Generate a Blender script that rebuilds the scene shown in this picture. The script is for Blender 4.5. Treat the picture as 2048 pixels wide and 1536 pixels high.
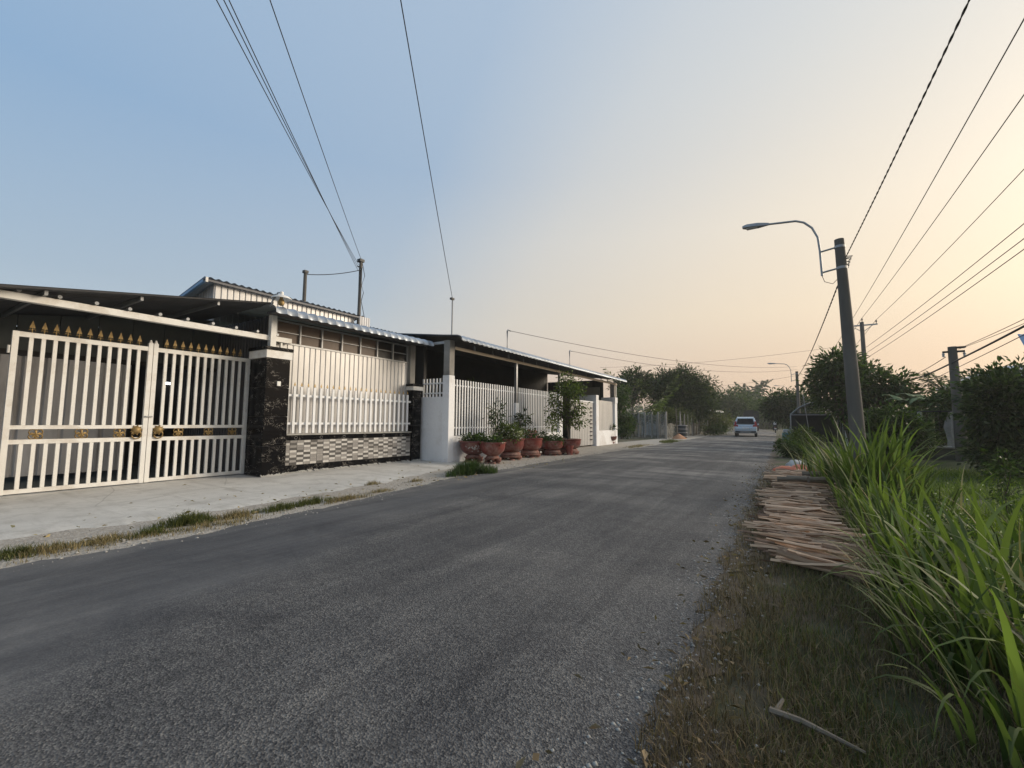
import bpy, bmesh, math, random
import numpy as np
from mathutils import Vector, Matrix

for o in list(bpy.data.objects):
    bpy.data.objects.remove(o)
random.seed(7); RNG = np.random.default_rng(7)
S = bpy.context.scene
COL = S.collection

# ------------------------------------------------------------------ camera
F, CX, CY, H = 880.0, 1024.0, 768.0, 1.2           # focal length in photo pixels, eye height in metres
PIT, ROL, YAW = math.radians(4.9), math.radians(0.41), math.radians(32.2)
_f = np.array([-math.sin(YAW)*math.cos(PIT), math.cos(YAW)*math.cos(PIT), math.sin(PIT)])
_r = np.array([math.cos(YAW), math.sin(YAW), 0.0]); _u = np.cross(_r, _f)
_r, _u = _r*math.cos(ROL)+_u*math.sin(ROL), -_r*math.sin(ROL)+_u*math.cos(ROL)
CAM = np.array([0, 0, H])
cd = bpy.data.cameras.new('camera'); co = bpy.data.objects.new('camera', cd); COL.objects.link(co)
cd.sensor_width = 36; cd.lens = F/2048*36; cd.clip_start = 0.05; cd.clip_end = 3000
co.matrix_world = Matrix(((_r[0], _u[0], -_f[0], 0), (_r[1], _u[1], -_f[1], 0), (_r[2], _u[2], -_f[2], H), (0, 0, 0, 1)))
S.camera = co
def ray(x, y): return _f+_r*(x-CX)/F-_u*(y-CY)/F
def gp(x, y, z=0.0): d = ray(x, y); return CAM+d*((z-H)/d[2])      # photo pixel -> ground
def atx(x, y, X): d = ray(x, y); return CAM+d*(X/d[0])            # photo pixel -> plane across the view at this x
def aty(x, y, Y): d = ray(x, y); return CAM+d*(Y/d[1])

# ------------------------------------------------------------------ sky, sun, exposure
SUN_AZ, SUN_EL = math.radians(44), math.radians(19.0)            # azimuth clockwise from +Y; the sun stands in haze right of the frame
_sv = Vector((math.sin(SUN_AZ)*math.cos(SUN_EL), math.cos(SUN_AZ)*math.cos(SUN_EL), math.sin(SUN_EL)))
W = bpy.data.worlds.new('World'); S.world = W; W.use_nodes = True
wn = W.node_tree; wn.nodes.clear(); wl = wn.links
def wnode(k, **kw):
    n = wn.nodes.new(k)
    for a, v in kw.items(): setattr(n, a, v)
    return n
def wmath(op, a, b):
    n = wnode('ShaderNodeMath', operation=op)
    for i, v in enumerate((a, b)):
        if isinstance(v, (int, float)): n.inputs[i].default_value = v
        else: wl.new(v, n.inputs[i])
    return n.outputs[0]
def wramp(fac, stops):
    r = wnode('ShaderNodeValToRGB'); e = r.color_ramp.elements
    while len(e) < len(stops): e.new(.5)
    for i, (p, c) in enumerate(stops): e[i].position = p; e[i].color = (*c, 1)
    wl.new(fac, r.inputs[0]); return r.outputs[0]
def wmix(fac, a, b):
    n = wnode('ShaderNodeMix', data_type='RGBA')
    for sck, v in ((n.inputs[0], fac), (n.inputs[6], a), (n.inputs[7], b)):
        if isinstance(v, (int, float)): sck.default_value = v
        else: wl.new(v, sck)
    return n.outputs[2]
wo = wnode('ShaderNodeOutputWorld'); wb = wnode('ShaderNodeBackground')
sk = wnode('ShaderNodeTexSky', sky_type='NISHITA', sun_disc=False)
sk.sun_elevation = SUN_EL; sk.sun_rotation = SUN_AZ
sk.air_density = 1.0; sk.dust_density = 4.0; sk.ozone_density = 1.0; sk.altitude = 0
# thick evening haze over the clear sky: blue away from the sun, cream and peach towards it, paler to the horizon
tc = wnode('ShaderNodeTexCoord'); nv = wnode('ShaderNodeVectorMath', operation='NORMALIZE'); wl.new(tc.outputs['Generated'], nv.inputs[0])
dt = wnode('ShaderNodeVectorMath', operation='DOT_PRODUCT'); wl.new(nv.outputs[0], dt.inputs[0]); dt.inputs[1].default_value = _sv
sz = wnode('ShaderNodeSeparateXYZ'); wl.new(nv.outputs[0], sz.inputs[0]); Z = wmath('MAXIMUM', sz.outputs[2], 0.0)
g_ = wmath('SUBTRACT', dt.outputs['Value'], wmath('MULTIPLY', Z, .8))
glow = wramp(wmath('ADD', wmath('MULTIPLY', g_, .5), .5), [(.12, (0, 0, 0)), (.40, (.16, .16, .16)), (.55, (.58, .58, .58)), (.72, (.86, .86, .86)), (.84, (1, 1, 1))])
cool = wramp(Z, [(0, (.56, .61, .645)), (.24, (.36, .465, .57)), (.5, (.26, .405, .59)), (1, (.42, .53, .67))])  # zenith and low sky out of view raised to lift the shaded walls
warm = wramp(Z, [(0, (.72, .49, .355)), (.12, (.75, .55, .385)), (.22, (.84, .675, .47)), (.38, (.87, .75, .575)), (.6, (.78, .735, .64)), (1, (.62, .67, .71))])
haze_ = wmix(glow, cool, warm)
hv = wnode('ShaderNodeVectorMath', operation='SCALE'); wl.new(haze_, hv.inputs[0]); hv.inputs['Scale'].default_value = 3.38
col_ = wmix(.07, hv.outputs[0], sk.outputs[0])
wl.new(col_, wb.inputs[0]); wl.new(wb.outputs[0], wo.inputs[0])
wb.inputs[1].default_value = 0.15
sd = bpy.data.lights.new('sun', 'SUN'); so = bpy.data.objects.new('sun', sd); COL.objects.link(so)
sd.energy = 1.5; sd.angle = math.radians(24); sd.color = (1.0, 0.87, 0.70)
so.rotation_euler = (-_sv).to_track_quat('-Z', 'Y').to_euler(); so.location = (20, 20, 15)
S.view_settings.view_transform = 'Standard'; S.view_settings.look = 'None'
S.view_settings.gamma = 1; S.view_settings.use_curve_mapping = False; S.view_settings.exposure = 1.06

# ------------------------------------------------------------------ mesh helpers
WLOC = {}                                             # world location of every object made here
class MB:
    def __init__(self): self.v = []; self.f = []
    def quadbox(self, pts, n=4):                       # pts: bottom ring then top ring
        b = len(self.v); self.v += [tuple(p) for p in pts]
        self.f.append(tuple(b+i for i in reversed(range(n)))); self.f.append(tuple(b+n+i for i in range(n)))
        for i in range(n): self.f.append((b+i, b+(i+1) % n, b+n+(i+1) % n, b+n+i))
        return self
    def box(self, x0, x1, y0, y1, z0, z1):
        self.quadbox([(x0, y0, z0), (x1, y0, z0), (x1, y1, z0), (x0, y1, z0), (x0, y0, z1), (x1, y0, z1), (x1, y1, z1), (x0, y1, z1)]); return self
    def bev(self, x0, x1, y0, y1, z0, z1, b=0.01):     # box with chamfered vertical and top edges
        pr = lambda d: [(x0+d, y0, ), (x1-d, y0), (x1, y0+d), (x1, y1-d), (x1-d, y1), (x0+d, y1), (x0, y1-d), (x0, y0+d)]
        r0 = pr(b); i = b*.9
        r1 = [(x0+b+i*.3, y0+i), (x1-b-i*.3, y0+i), (x1-i, y0+b+i*.3), (x1-i, y1-b-i*.3), (x1-b-i*.3, y1-i), (x0+b+i*.3, y1-i), (x0+i, y1-b-i*.3), (x0+i, y0+b+i*.3)]
        B = len(self.v)
        self.v += [(x, y, z0) for x, y in r0]+[(x, y, z1-b) for x, y in r0]+[(x, y, z1) for x, y in r1]
        self.f.append(tuple(B+k for k in reversed(range(8)))); self.f.append(tuple(B+16+k for k in range(8)))
        for L in (0, 8):
            for k in range(8): self.f.append((B+L+k, B+L+(k+1) % 8, B+L+8+(k+1) % 8, B+L+8+k))
        return self
    def tube(self, pts, r, n=6, cap=True):
        pts = [np.array(p, float) for p in pts]
        rs = r if isinstance(r, (list, tuple)) else [r]*len(pts)
        B = len(self.v); up = np.array([0, 0, 1.0])
        for i, p in enumerate(pts):
            t = pts[min(i+1, len(pts)-1)]-pts[max(i-1, 0)]; t = t/(np.linalg.norm(t)+1e-9)
            a = np.cross(t, up)
            if np.linalg.norm(a) < 1e-3: a = np.cross(t, np.array([0, 1.0, 0]))
            a /= np.linalg.norm(a); b = np.cross(a, t)
            for k in range(n):
                an = 2*math.pi*k/n; self.v.append(tuple(p+rs[i]*(a*math.cos(an)-b*math.sin(an))))
        for i in range(len(pts)-1):
            for k in range(n):
                self.f.append((B+i*n+k, B+i*n+(k+1) % n, B+(i+1)*n+(k+1) % n, B+(i+1)*n+k))
        if cap:
            self.f.append(tuple(B+k for k in reversed(range(n)))); e = B+(len(pts)-1)*n
            self.f.append(tuple(e+k for k in range(n)))
        return self
    def lathe(self, prof, n=24, c=(0, 0, 0), wob=0):
        B = len(self.v)
        for r, z in prof:
            for k in range(n):
                a = 2*math.pi*k/n; self.v.append((c[0]+r*math.cos(a), c[1]+r*math.sin(a), c[2]+z))
        for i in range(len(prof)-1):
            for k in range(n): self.f.append((B+i*n+k, B+i*n+(k+1) % n, B+(i+1)*n+(k+1) % n, B+(i+1)*n+k))
        self.f.append(tuple(B+k for k in reversed(range(n)))); e = B+(len(prof)-1)*n; self.f.append(tuple(e+k for k in range(n)))
        return self
    def prism(self, poly, axis, a0, a1):               # poly in the two other axes, extruded along axis
        def P(p, a): return (a, p[0], p[1]) if axis == 'x' else (p[0], a, p[1]) if axis == 'y' else (p[0], p[1], a)
        n = len(poly); B = len(self.v); self.v += [P(p, a0) for p in poly]+[P(p, a1) for p in poly]
        self.f.append(tuple(B+k for k in range(n))); self.f.append(tuple(B+n+k for k in reversed(range(n))))
        for k in range(n): self.f.append((B+(k+1) % n, B+k, B+n+k, B+n+(k+1) % n))
        return self
    def grid(self, G):                                 # G[i][j] points
        B = len(self.v); n, m = len(G), len(G[0])
        for row in G: self.v += [tuple(p) for p in row]
        for i in range(n-1):
            for j in range(m-1): self.f.append((B+i*m+j, B+i*m+j+1, B+(i+1)*m+j+1, B+(i+1)*m+j))
        return self
    def mesh(self, name, m, org=(0, 0, 0), smooth=False):
        me = bpy.data.meshes.new(name); o = np.array(org, float)
        me.from_pydata([tuple(np.array(p)-o) for p in self.v], [], self.f)
        bm = bmesh.new(); bm.from_mesh(me); bmesh.ops.recalc_face_normals(bm, faces=bm.faces); bm.to_mesh(me); bm.free()
        for mm in (m if isinstance(m, list) else [m]): me.materials.append(mm)
        if smooth:
            me.polygons.foreach_set('use_smooth', [True]*len(me.polygons))
            me.set_sharp_from_angle(angle=math.radians(40))
        return me
    def build(self, name, m, parent=None, smooth=False, org=None, local=False):
        V = np.array(self.v)
        if org is None:
            lo, hi = V.min(0), V.max(0); org = ((lo[0]+hi[0])/2, (lo[1]+hi[1])/2, lo[2])
        return place(name, self.mesh(name, m, org, smooth), org, parent, local)
def place(name, me, loc, parent=None, local=False, rot=None, scale=None):
    o = bpy.data.objects.new(name, me); COL.objects.link(o)
    off = np.array(loc, float)
    if parent is not None:
        o.parent = parent
        base = np.zeros(3) if local and parent.parent is None else WLOC[parent.name]
        if local and parent.parent is not None: base = WLOC[parent.name]
        o.location = tuple(off-base)
    else: o.location = tuple(off)
    if rot is not None: o.rotation_euler = rot
    if scale is not None: o.scale = scale
    WLOC[o.name] = off
    return o
def tag(o, label, cat, group=None):
    o['label'] = label; o['category'] = cat
    if group: o['group'] = group
    return o
def struct(o): o['kind'] = 'structure'; return o
def stuff(o, label=None, cat=None):
    o['kind'] = 'stuff'
    if label: o['label'] = label; o['category'] = cat
    return o
def thing(name, label, cat, loc, group=None, rotz=0):
    o = bpy.data.objects.new(name, None); COL.objects.link(o); o.empty_display_size = .2
    o.location = tuple(loc); o.rotation_euler = (0, 0, rotz); WLOC[o.name] = np.array(loc, float)
    return tag(o, label, cat, group)
def raw_mesh(name, V, Fq, m, rnd=None, tri=False):       # fast numpy mesh of equal polygons
    k = Fq.shape[1]; me = bpy.data.meshes.new(name)
    me.vertices.add(len(V)); me.vertices.foreach_set('co', V.astype(np.float32).ravel())
    me.loops.add(Fq.size); me.loops.foreach_set('vertex_index', Fq.astype(np.int32).ravel())
    me.polygons.add(len(Fq)); me.polygons.foreach_set('loop_start', np.arange(0, Fq.size, k, dtype=np.int32))
    me.materials.append(m); me.update(calc_edges=True)
    if rnd is not None:
        a = me.attributes.new('rnd', 'FLOAT', 'FACE'); a.data.foreach_set('value', rnd.astype(np.float32))
    return me

# ------------------------------------------------------------------ materials
def nodes(name):
    m = bpy.data.materials.new(name); m.use_nodes = True; t = m.node_tree
    return m, t, t.nodes, t.links, t.nodes['Principled BSDF']
def N(t, kind, **kw):
    n = t.nodes.new(kind)
    for k, v in kw.items():
        if k in n.inputs.keys(): n.inputs[k].default_value = v
        else: setattr(n, k, v)
    return n
def ramp(t, fac, stops):
    r = t.nodes.new('ShaderNodeValToRGB'); e = r.color_ramp.elements
    while len(e) < len(stops): e.new(0.5)
    for i, (p, c) in enumerate(stops):
        e[i].position = p; e[i].color = (*c, 1) if len(c) == 3 else c
    t.links.new(fac, r.inputs[0]); return r.outputs[0]
def mix(t, fac, a, b, mode='MIX'):
    n = t.nodes.new('ShaderNodeMix'); n.data_type = 'RGBA'; n.blend_type = mode
    for s, v in ((n.inputs[0], fac), (n.inputs[6], a), (n.inputs[7], b)):
        if isinstance(v, (int, float)): s.default_value = v if s is n.inputs[0] or s.type == 'VALUE' else (v, v, v, 1)
        elif isinstance(v, tuple): s.default_value = (*v, 1) if len(v) == 3 else v
        else: t.links.new(v, s)
    return n.outputs[2]
def noise(t, scale, detail=4, rough=.55, vec=None, dist=0):
    n = N(t, 'ShaderNodeTexNoise', Scale=scale, Detail=detail, Roughness=rough, Distortion=dist)
    if vec is not None: t.links.new(vec, n.inputs['Vector'])
    return n.outputs[0]
def objco(t): return N(t, 'ShaderNodeTexCoord').outputs['Object']
def mapped(t, sc): 
    mp = N(t, 'ShaderNodeMapping'); mp.inputs['Scale'].default_value = sc; t.links.new(objco(t), mp.inputs[0]); return mp.outputs[0]
def bump(t, h, strength, dist=.01):
    b = N(t, 'ShaderNodeBump', Strength=strength, Distance=dist); t.links.new(h, b.inputs['Height']); return b.outputs[0]
def math_(t, op, a, b=None):
    n = N(t, 'ShaderNodeMath', operation=op)
    for i, v in enumerate((a, b)):
        if v is None: continue
        if isinstance(v, (int, float)): n.inputs[i].default_value = v
        else: t.links.new(v, n.inputs[i])
    return n.outputs[0]
def pm(name, c1, c2=None, scale=3, rough=.6, metal=0, bmp=0, bscale=40, rnd=0, stretch=(1, 1, 1), spec=.5, dirt=None, dscale=1.3):
    m, t, n, l, b = nodes(name)
    v = mapped(t, stretch); c2 = c2 or tuple(x*.8 for x in c1)
    col = mix(t, ramp(t, noise(t, scale, 5, .6, v), [(.35, (0, 0, 0)), (.68, (1, 1, 1))]), c1, c2)
    col = mix(t, math_(t, 'MULTIPLY', noise(t, scale*14, 3, .6, v), .22), col, tuple(x*.55 for x in c1))
    if dirt: col = mix(t, ramp(t, noise(t, dscale, 6, .7, v), [(.5, (0, 0, 0)), (.72, (.75, .75, .75))]), col, dirt)
    if rnd:
        oi = N(t, 'ShaderNodeObjectInfo'); k = math_(t, 'ADD', math_(t, 'MULTIPLY', oi.outputs['Random'], rnd), 1-rnd/2)
        col = mix(t, 1.0, col, N(t, 'ShaderNodeCombineColor').outputs[0], 'MULTIPLY') if False else mix(t, 1.0, col, k, 'MULTIPLY')
    l.new(col, b.inputs['Base Color'])
    rr = math_(t, 'ADD', math_(t, 'MULTIPLY', noise(t, scale*3, 4, .6, v), .25), rough-.12); l.new(rr, b.inputs['Roughness'])
    b.inputs['Metallic'].default_value = metal; b.inputs['Specular IOR Level'].default_value = spec
    if bmp: l.new(bump(t, noise(t, bscale, 5, .6, v), bmp), b.inputs['Normal'])
    return m
def leafmat(name, a, b_, tr=.3, rough=.5):
    m, t, n, l, b = nodes(name)
    at = N(t, 'ShaderNodeAttribute', attribute_name='rnd')
    col = ramp(t, at.outputs['Fac'], [(0, a), (.75, b_), (1, tuple(min(1, x*1.5) for x in b_))])
    l.new(col, b.inputs['Base Color']); b.inputs['Roughness'].default_value = rough; b.inputs['Specular IOR Level'].default_value = .18
    tl = N(t, 'ShaderNodeBsdfTranslucent'); l.new(mix(t, 1.0, col, (1.0, 1.25, .5), 'MULTIPLY'), tl.inputs[0])
    ms = N(t, 'ShaderNodeMixShader'); ms.inputs[0].default_value = tr
    l.new(b.outputs[0], ms.inputs[1]); l.new(tl.outputs[0], ms.inputs[2]); l.new(ms.outputs[0], n['Material Output'].inputs[0])
    return m
M = {}
M['ivory'] = pm('ivory paint', (.82, .81, .77), (.75, .73, .69), 2.2, .5, dirt=(.50, .44, .36), dscale=2.5, bmp=.05)
M['gold'] = pm('gold paint', (.36, .25, .10), (.22, .14, .05), 20, .5, metal=.4)
M['white'] = pm('white wall paint', (.86, .87, .88), (.80, .80, .82), 1.2, .7, bmp=.15, bscale=60, dirt=(.50, .46, .41), dscale=.9)
M['picket'] = pm('white picket paint', (.80, .81, .82), (.73, .74, .76), 3, .5, rnd=.08)
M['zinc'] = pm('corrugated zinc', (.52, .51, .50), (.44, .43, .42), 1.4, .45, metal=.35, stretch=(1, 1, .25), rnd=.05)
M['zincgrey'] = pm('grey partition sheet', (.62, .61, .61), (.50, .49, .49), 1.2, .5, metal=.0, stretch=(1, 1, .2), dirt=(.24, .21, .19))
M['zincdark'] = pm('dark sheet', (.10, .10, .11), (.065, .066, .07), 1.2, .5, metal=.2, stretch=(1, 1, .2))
M['roofsheet'] = pm('silver roof sheet', (.46, .50, .55), (.36, .40, .45), 1.5, .42, metal=.4, dirt=(.2, .2, .2))
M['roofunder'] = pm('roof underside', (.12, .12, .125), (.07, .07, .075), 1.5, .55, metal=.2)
M['bluesheet'] = pm('blue roof sheet', (.18, .33, .52), (.14, .26, .42), 1.5, .45, metal=.2)
M['concrete'] = pm('column concrete', (.30, .285, .26), (.19, .18, .165), 2.2, .85, bmp=.3, bscale=50, dirt=(.12, .11, .10))
M['polec'] = pm('pole concrete', (.13, .12, .105), (.08, .073, .064), 1.6, .9, bmp=.4, bscale=70, stretch=(1, 1, .3), dirt=(.07, .065, .055))
M['steel'] = pm('galvanised steel', (.36, .37, .38), (.26, .27, .28), 4, .45, metal=.6)
M['steelw'] = pm('painted window steel', (.42, .42, .42), (.33, .33, .33), 4, .45, metal=.3)
M['wood'] = pm('pale timber rail', (.55, .46, .36), (.42, .34, .25), 3, .7, stretch=(2, .3, 2))
M['dark'] = pm('shade toned interior wall', (.045, .042, .04), (.03, .028, .027), 1.2, .8)  # deep shade of the open interiors is put into this near-black colour
M['board'] = pm('brown board', (.13, .10, .08), (.09, .07, .055), 1.3, .7)
M['cable'] = pm('black cable', (.02, .02, .022), None, 8, .6)
M['cablegrey'] = pm('weathered wire', (.05, .05, .055), None, 8, .6)
M['terra'] = pm('glazed terracotta', (.21, .045, .034), (.13, .03, .025), 5, .32, bmp=.1, rnd=.5, dirt=(.30, .22, .18), dscale=3.2)
M['terrabase'] = pm('weathered terracotta', (.26, .115, .09), (.17, .07, .055), 5, .8, bmp=.25, rnd=.4, dirt=(.36, .29, .24), dscale=3)
M['soil'] = pm('dark soil', (.05, .037, .026), (.03, .022, .016), 12, .95, bmp=.5)
M['sand'] = pm('orange sand', (.42, .22, .12), (.34, .18, .10), 4, .95, bmp=.3)
M['bark'] = pm('bark', (.10, .078, .058), (.06, .046, .035), 6, .95, bmp=.5, bscale=30, stretch=(1, 1, .3))
M['palebark'] = pm('pale bark', (.24, .20, .16), (.16, .13, .10), 6, .95, bmp=.4, bscale=30, stretch=(1, 1, .3))
M['tyre'] = pm('rubber', (.018, .018, .018), None, 8, .85)
M['rim'] = pm('alloy rim', (.4, .4, .41), None, 8, .35, metal=.8)
M['carpaint'] = pm('silver blue car paint', (.52, .60, .67), (.50, .58, .65), 2, .3, metal=.3)
M['carglass'] = pm('dark car glass', (.010, .011, .014), None, 2, .25, spec=.15)
M['redlight'] = pm('red lens', (.33, .02, .02), None, 6, .25)
M['plate'] = pm('plate', (.7, .7, .7), None, 6, .5)
M['blackplast'] = pm('black plastic', (.02, .02, .021), None, 6, .55)
M['truckbody'] = pm('dark green truck', (.035, .045, .042), (.025, .032, .03), 2, .6)
M['tarp'] = pm('dark tarpaulin', (.045, .05, .055), (.03, .033, .037), 2, .75, bmp=.2, bscale=8)
M['bluetarp'] = pm('blue green tarpaulin', (.06, .12, .15), (.04, .085, .11), 2, .7, bmp=.2, bscale=6)
M['teal'] = pm('teal plastic', (.10, .24, .28), (.08, .19, .22), 4, .5)
M['sack'] = pm('pale sack', (.55, .54, .52), (.42, .41, .39), 4, .9, bmp=.4, bscale=12)
M['orangebag'] = pm('orange plastic bag', (.55, .13, .05), (.40, .10, .05), 6, .5, bmp=.4, bscale=10)
M['shirt'] = pm('dark jacket', (.03, .03, .035), None, 6, .9)
M['skin'] = pm('skin', (.30, .18, .12), None, 6, .6)
M['jeans'] = pm('dark trousers', (.035, .04, .055), None, 6, .9)
M['bag'] = pm('white bag', (.6, .6, .6), (.5, .5, .5), 6, .8)
M['mesh0'] = pm('grey shade net', (.17, .17, .165), (.12, .12, .115), 3, .9, bmp=.2, bscale=30)
M['postc'] = pm('thin concrete post', (.36, .34, .31), (.24, .22, .2), 4, .9, bmp=.3)
M['stick'] = pm('old grey wood', (.20, .165, .125), (.12, .10, .078), 5, .95, stretch=(1, 6, 6), bmp=.4, rnd=.3)
M['shedwhite'] = pm('white shed sheet', (.62, .64, .66), (.5, .52, .54), 2, .5)
M['cap'] = pm('wall cap', (.40, .39, .36), (.28, .27, .25), 3, .9, bmp=.2)
M['lowwall'] = pm('mossy low wall', (.105, .11, .095), (.06, .065, .055), 1.6, .95, bmp=.4, bscale=25, dirt=(.045, .055, .03))
M['housewall'] = pm('house wall', (.42, .40, .36), (.33, .31, .28), 2, .85)
M['greengrey'] = pm('grey green partition', (.12, .13, .125), (.09, .10, .095), 2, .7)
def emis():
    m, t, n, l, b = nodes('fluorescent tube'); b.inputs['Base Color'].default_value = (.9, .9, .9, 1)
    b.inputs['Emission Color'].default_value = (.9, .95, 1, 1); b.inputs['Emission Strength'].default_value = 2.2; return m
M['tube'] = emis()
def marble():
    m, t, n, l, b = nodes('black marble tile'); v = objco(t)
    oi = N(t, 'ShaderNodeObjectInfo'); va = N(t, 'ShaderNodeVectorMath', operation='ADD')
    l.new(v, va.inputs[0]); cc = N(t, 'ShaderNodeCombineXYZ'); l.new(math_(t, 'MULTIPLY', oi.outputs['Random'], 40), cc.inputs[0]); l.new(cc.outputs[0], va.inputs[1])
    w = N(t, 'ShaderNodeMapping'); w.inputs['Scale'].default_value = (1, 1, 1.7); l.new(va.outputs[0], w.inputs[0])
    n1 = noise(t, 4.5, 3, .6, w.outputs[0], 1.8)
    vein = ramp(t, math_(t, 'ABSOLUTE', math_(t, 'SUBTRACT', n1, .5)), [(0, (1, 1, 1)), (.011, (0, 0, 0))])
    brk = ramp(t, noise(t, 3.2, 2, .5, w.outputs[0]), [(.48, (0, 0, 0)), (.6, (1, 1, 1))])
    f = mix(t, 1.0, vein, brk, 'MULTIPLY')
    l.new(mix(t, f, (.006, .006, .007), (.42, .39, .35)), b.inputs['Base Color']); b.inputs['Roughness'].default_value = .18; b.inputs['Specular IOR Level'].default_value = .1
    return m
M['marble'] = marble()
for k, c in (('tileL', (.58, .56, .53)), ('tileM', (.30, .285, .27)), ('tileD', (.085, .08, .077))):
    M[k] = pm('wall tile '+k, c, tuple(x*.85 for x in c), 9, .35, rnd=.22)
M['grout'] = pm('grout', (.26, .25, .235), None, 9, .9)
def glass_pane():
    m, t, n, l, b = nodes('brown window pane'); b.inputs['Base Color'].default_value = (.16, .115, .085, 1)
    b.inputs['Roughness'].default_value = .35; b.inputs['Specular IOR Level'].default_value = .18
    l.new(mix(t, noise(t, 1.2, 3, .6, objco(t)), (.19, .135, .10), (.10, .075, .06)), b.inputs['Base Color']); return m
M['pane'] = glass_pane()
M['paned'] = pm('dark window pane', (.02, .018, .017), None, 2, .3, spec=.15)
# road, ground
def road_mat():
    m, t, n, l, b = nodes('chip seal asphalt'); v = objco(t)
    sx = N(t, 'ShaderNodeSeparateXYZ'); l.new(v, sx.inputs[0]); X, Y = sx.outputs[0], sx.outputs[1]
    vo = N(t, 'ShaderNodeTexVoronoi', Scale=120.0, Randomness=1.0); l.new(v, vo.inputs['Vector'])
    vs = N(t, 'ShaderNodeSeparateColor'); l.new(vo.outputs['Color'], vs.inputs[0])
    grit = noise(t, 55, 9, .82, v, .4)
    val = math_(t, 'ADD', math_(t, 'MULTIPLY', vs.outputs[0], .38), math_(t, 'MULTIPLY', grit, .62))
    stone = ramp(t, val, [(.26, (.020, .020, .022)), (.44, (.054, .053, .055)), (.58, (.090, .088, .088)), (.70, (.145, .14, .135)), (.82, (.23, .222, .212))])
    # smoother sealed lane on the left, narrowing with distance, edges wandering
    wob = math_(t, 'MULTIPLY', math_(t, 'SUBTRACT', noise(t, .5, 4, .6, v), .5), 1.6)
    bx_ = math_(t, 'ADD', math_(t, 'ADD', X, math_(t, 'MULTIPLY', Y, .36)), math_(t, 'ADD', wob, 2.75))
    bandf = ramp(t, math_(t, 'SUBTRACT', .5, bx_), [(.05, (0, 0, 0)), (.75, (1, 1, 1))])
    smooth = mix(t, noise(t, 34, 7, .8, v), (.046, .048, .054), (.092, .092, .096))
    col = mix(t, math_(t, 'MULTIPLY', bandf, .8), stone, smooth)
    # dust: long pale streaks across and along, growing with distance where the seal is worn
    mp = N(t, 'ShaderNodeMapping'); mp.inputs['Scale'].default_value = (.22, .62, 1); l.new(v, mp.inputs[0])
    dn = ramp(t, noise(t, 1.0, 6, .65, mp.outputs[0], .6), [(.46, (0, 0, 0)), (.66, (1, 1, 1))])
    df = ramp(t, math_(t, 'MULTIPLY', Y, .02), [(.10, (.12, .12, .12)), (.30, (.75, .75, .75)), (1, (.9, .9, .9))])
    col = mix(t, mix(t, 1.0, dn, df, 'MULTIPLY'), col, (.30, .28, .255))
    # pale left margin, sandy
    edge = ramp(t, math_(t, 'ADD', math_(t, 'MULTIPLY', math_(t, 'ADD', X, math_(t, 'MULTIPLY', wob, .25)), .5), 2.9), [(.02, (.5, .5, .5)), (.35, (0, 0, 0))])
    col = mix(t, math_(t, 'MULTIPLY', edge, noise(t, 5, 4, .7, v)), col, (.23, .21, .18))
    mq = N(t, 'ShaderNodeMapping'); mq.inputs['Scale'].default_value = (2.6, .16, 1); l.new(v, mq.inputs[0])
    strk = ramp(t, noise(t, 1.0, 6, .7, mq.outputs[0], .3), [(.32, (.66, .66, .68)), (.5, (1, 1, 1)), (.70, (1.45, 1.43, 1.38))])
    col = mix(t, 1.0, col, strk, 'MULTIPLY')
    fl_ = ramp(t, noise(t, 26, 5, .8, v), [(.60, (0, 0, 0)), (.72, (.55, .55, .55))]); col = mix(t, mix(t, 1.0, fl_, bandf, 'SUBTRACT'), col, (.20, .19, .178))
    blot = ramp(t, noise(t, .9, 7, .75, v, .6), [(.30, (.60, .60, .63)), (.47, (.95, .95, .95)), (.68, (1.22, 1.21, 1.18))])
    col = mix(t, 1.0, col, blot, 'MULTIPLY')
    cr = N(t, 'ShaderNodeTexVoronoi', Scale=1.5, feature='DISTANCE_TO_EDGE'); l.new(mix(t, .12, v, N(t, 'ShaderNodeTexNoise', Scale=4.0).outputs[1]), cr.inputs['Vector'])
    ck = ramp(t, cr.outputs[0], [(0, (1, 1, 1)), (.014, (0, 0, 0))])
    ckm = mix(t, 1.0, ck, ramp(t, noise(t, .7, 3, .6, v), [(.5, (0, 0, 0)), (.6, (1, 1, 1))]), 'MULTIPLY')
    col = mix(t, math_(t, 'MULTIPLY', ckm, .22), col, (.018, .017, .016))
    l.new(col, b.inputs['Base Color']); b.inputs['Roughness'].default_value = .82; b.inputs['Specular IOR Level'].default_value = .35
    hh = mix(t, bandf, vo.outputs['Distance'], .25)
    l.new(bump(t, mix(t, .5, hh, noise(t, 9, 4, .7, v)), .75, .012), b.inputs['Normal'])
    return m
M['road'] = road_mat()
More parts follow.
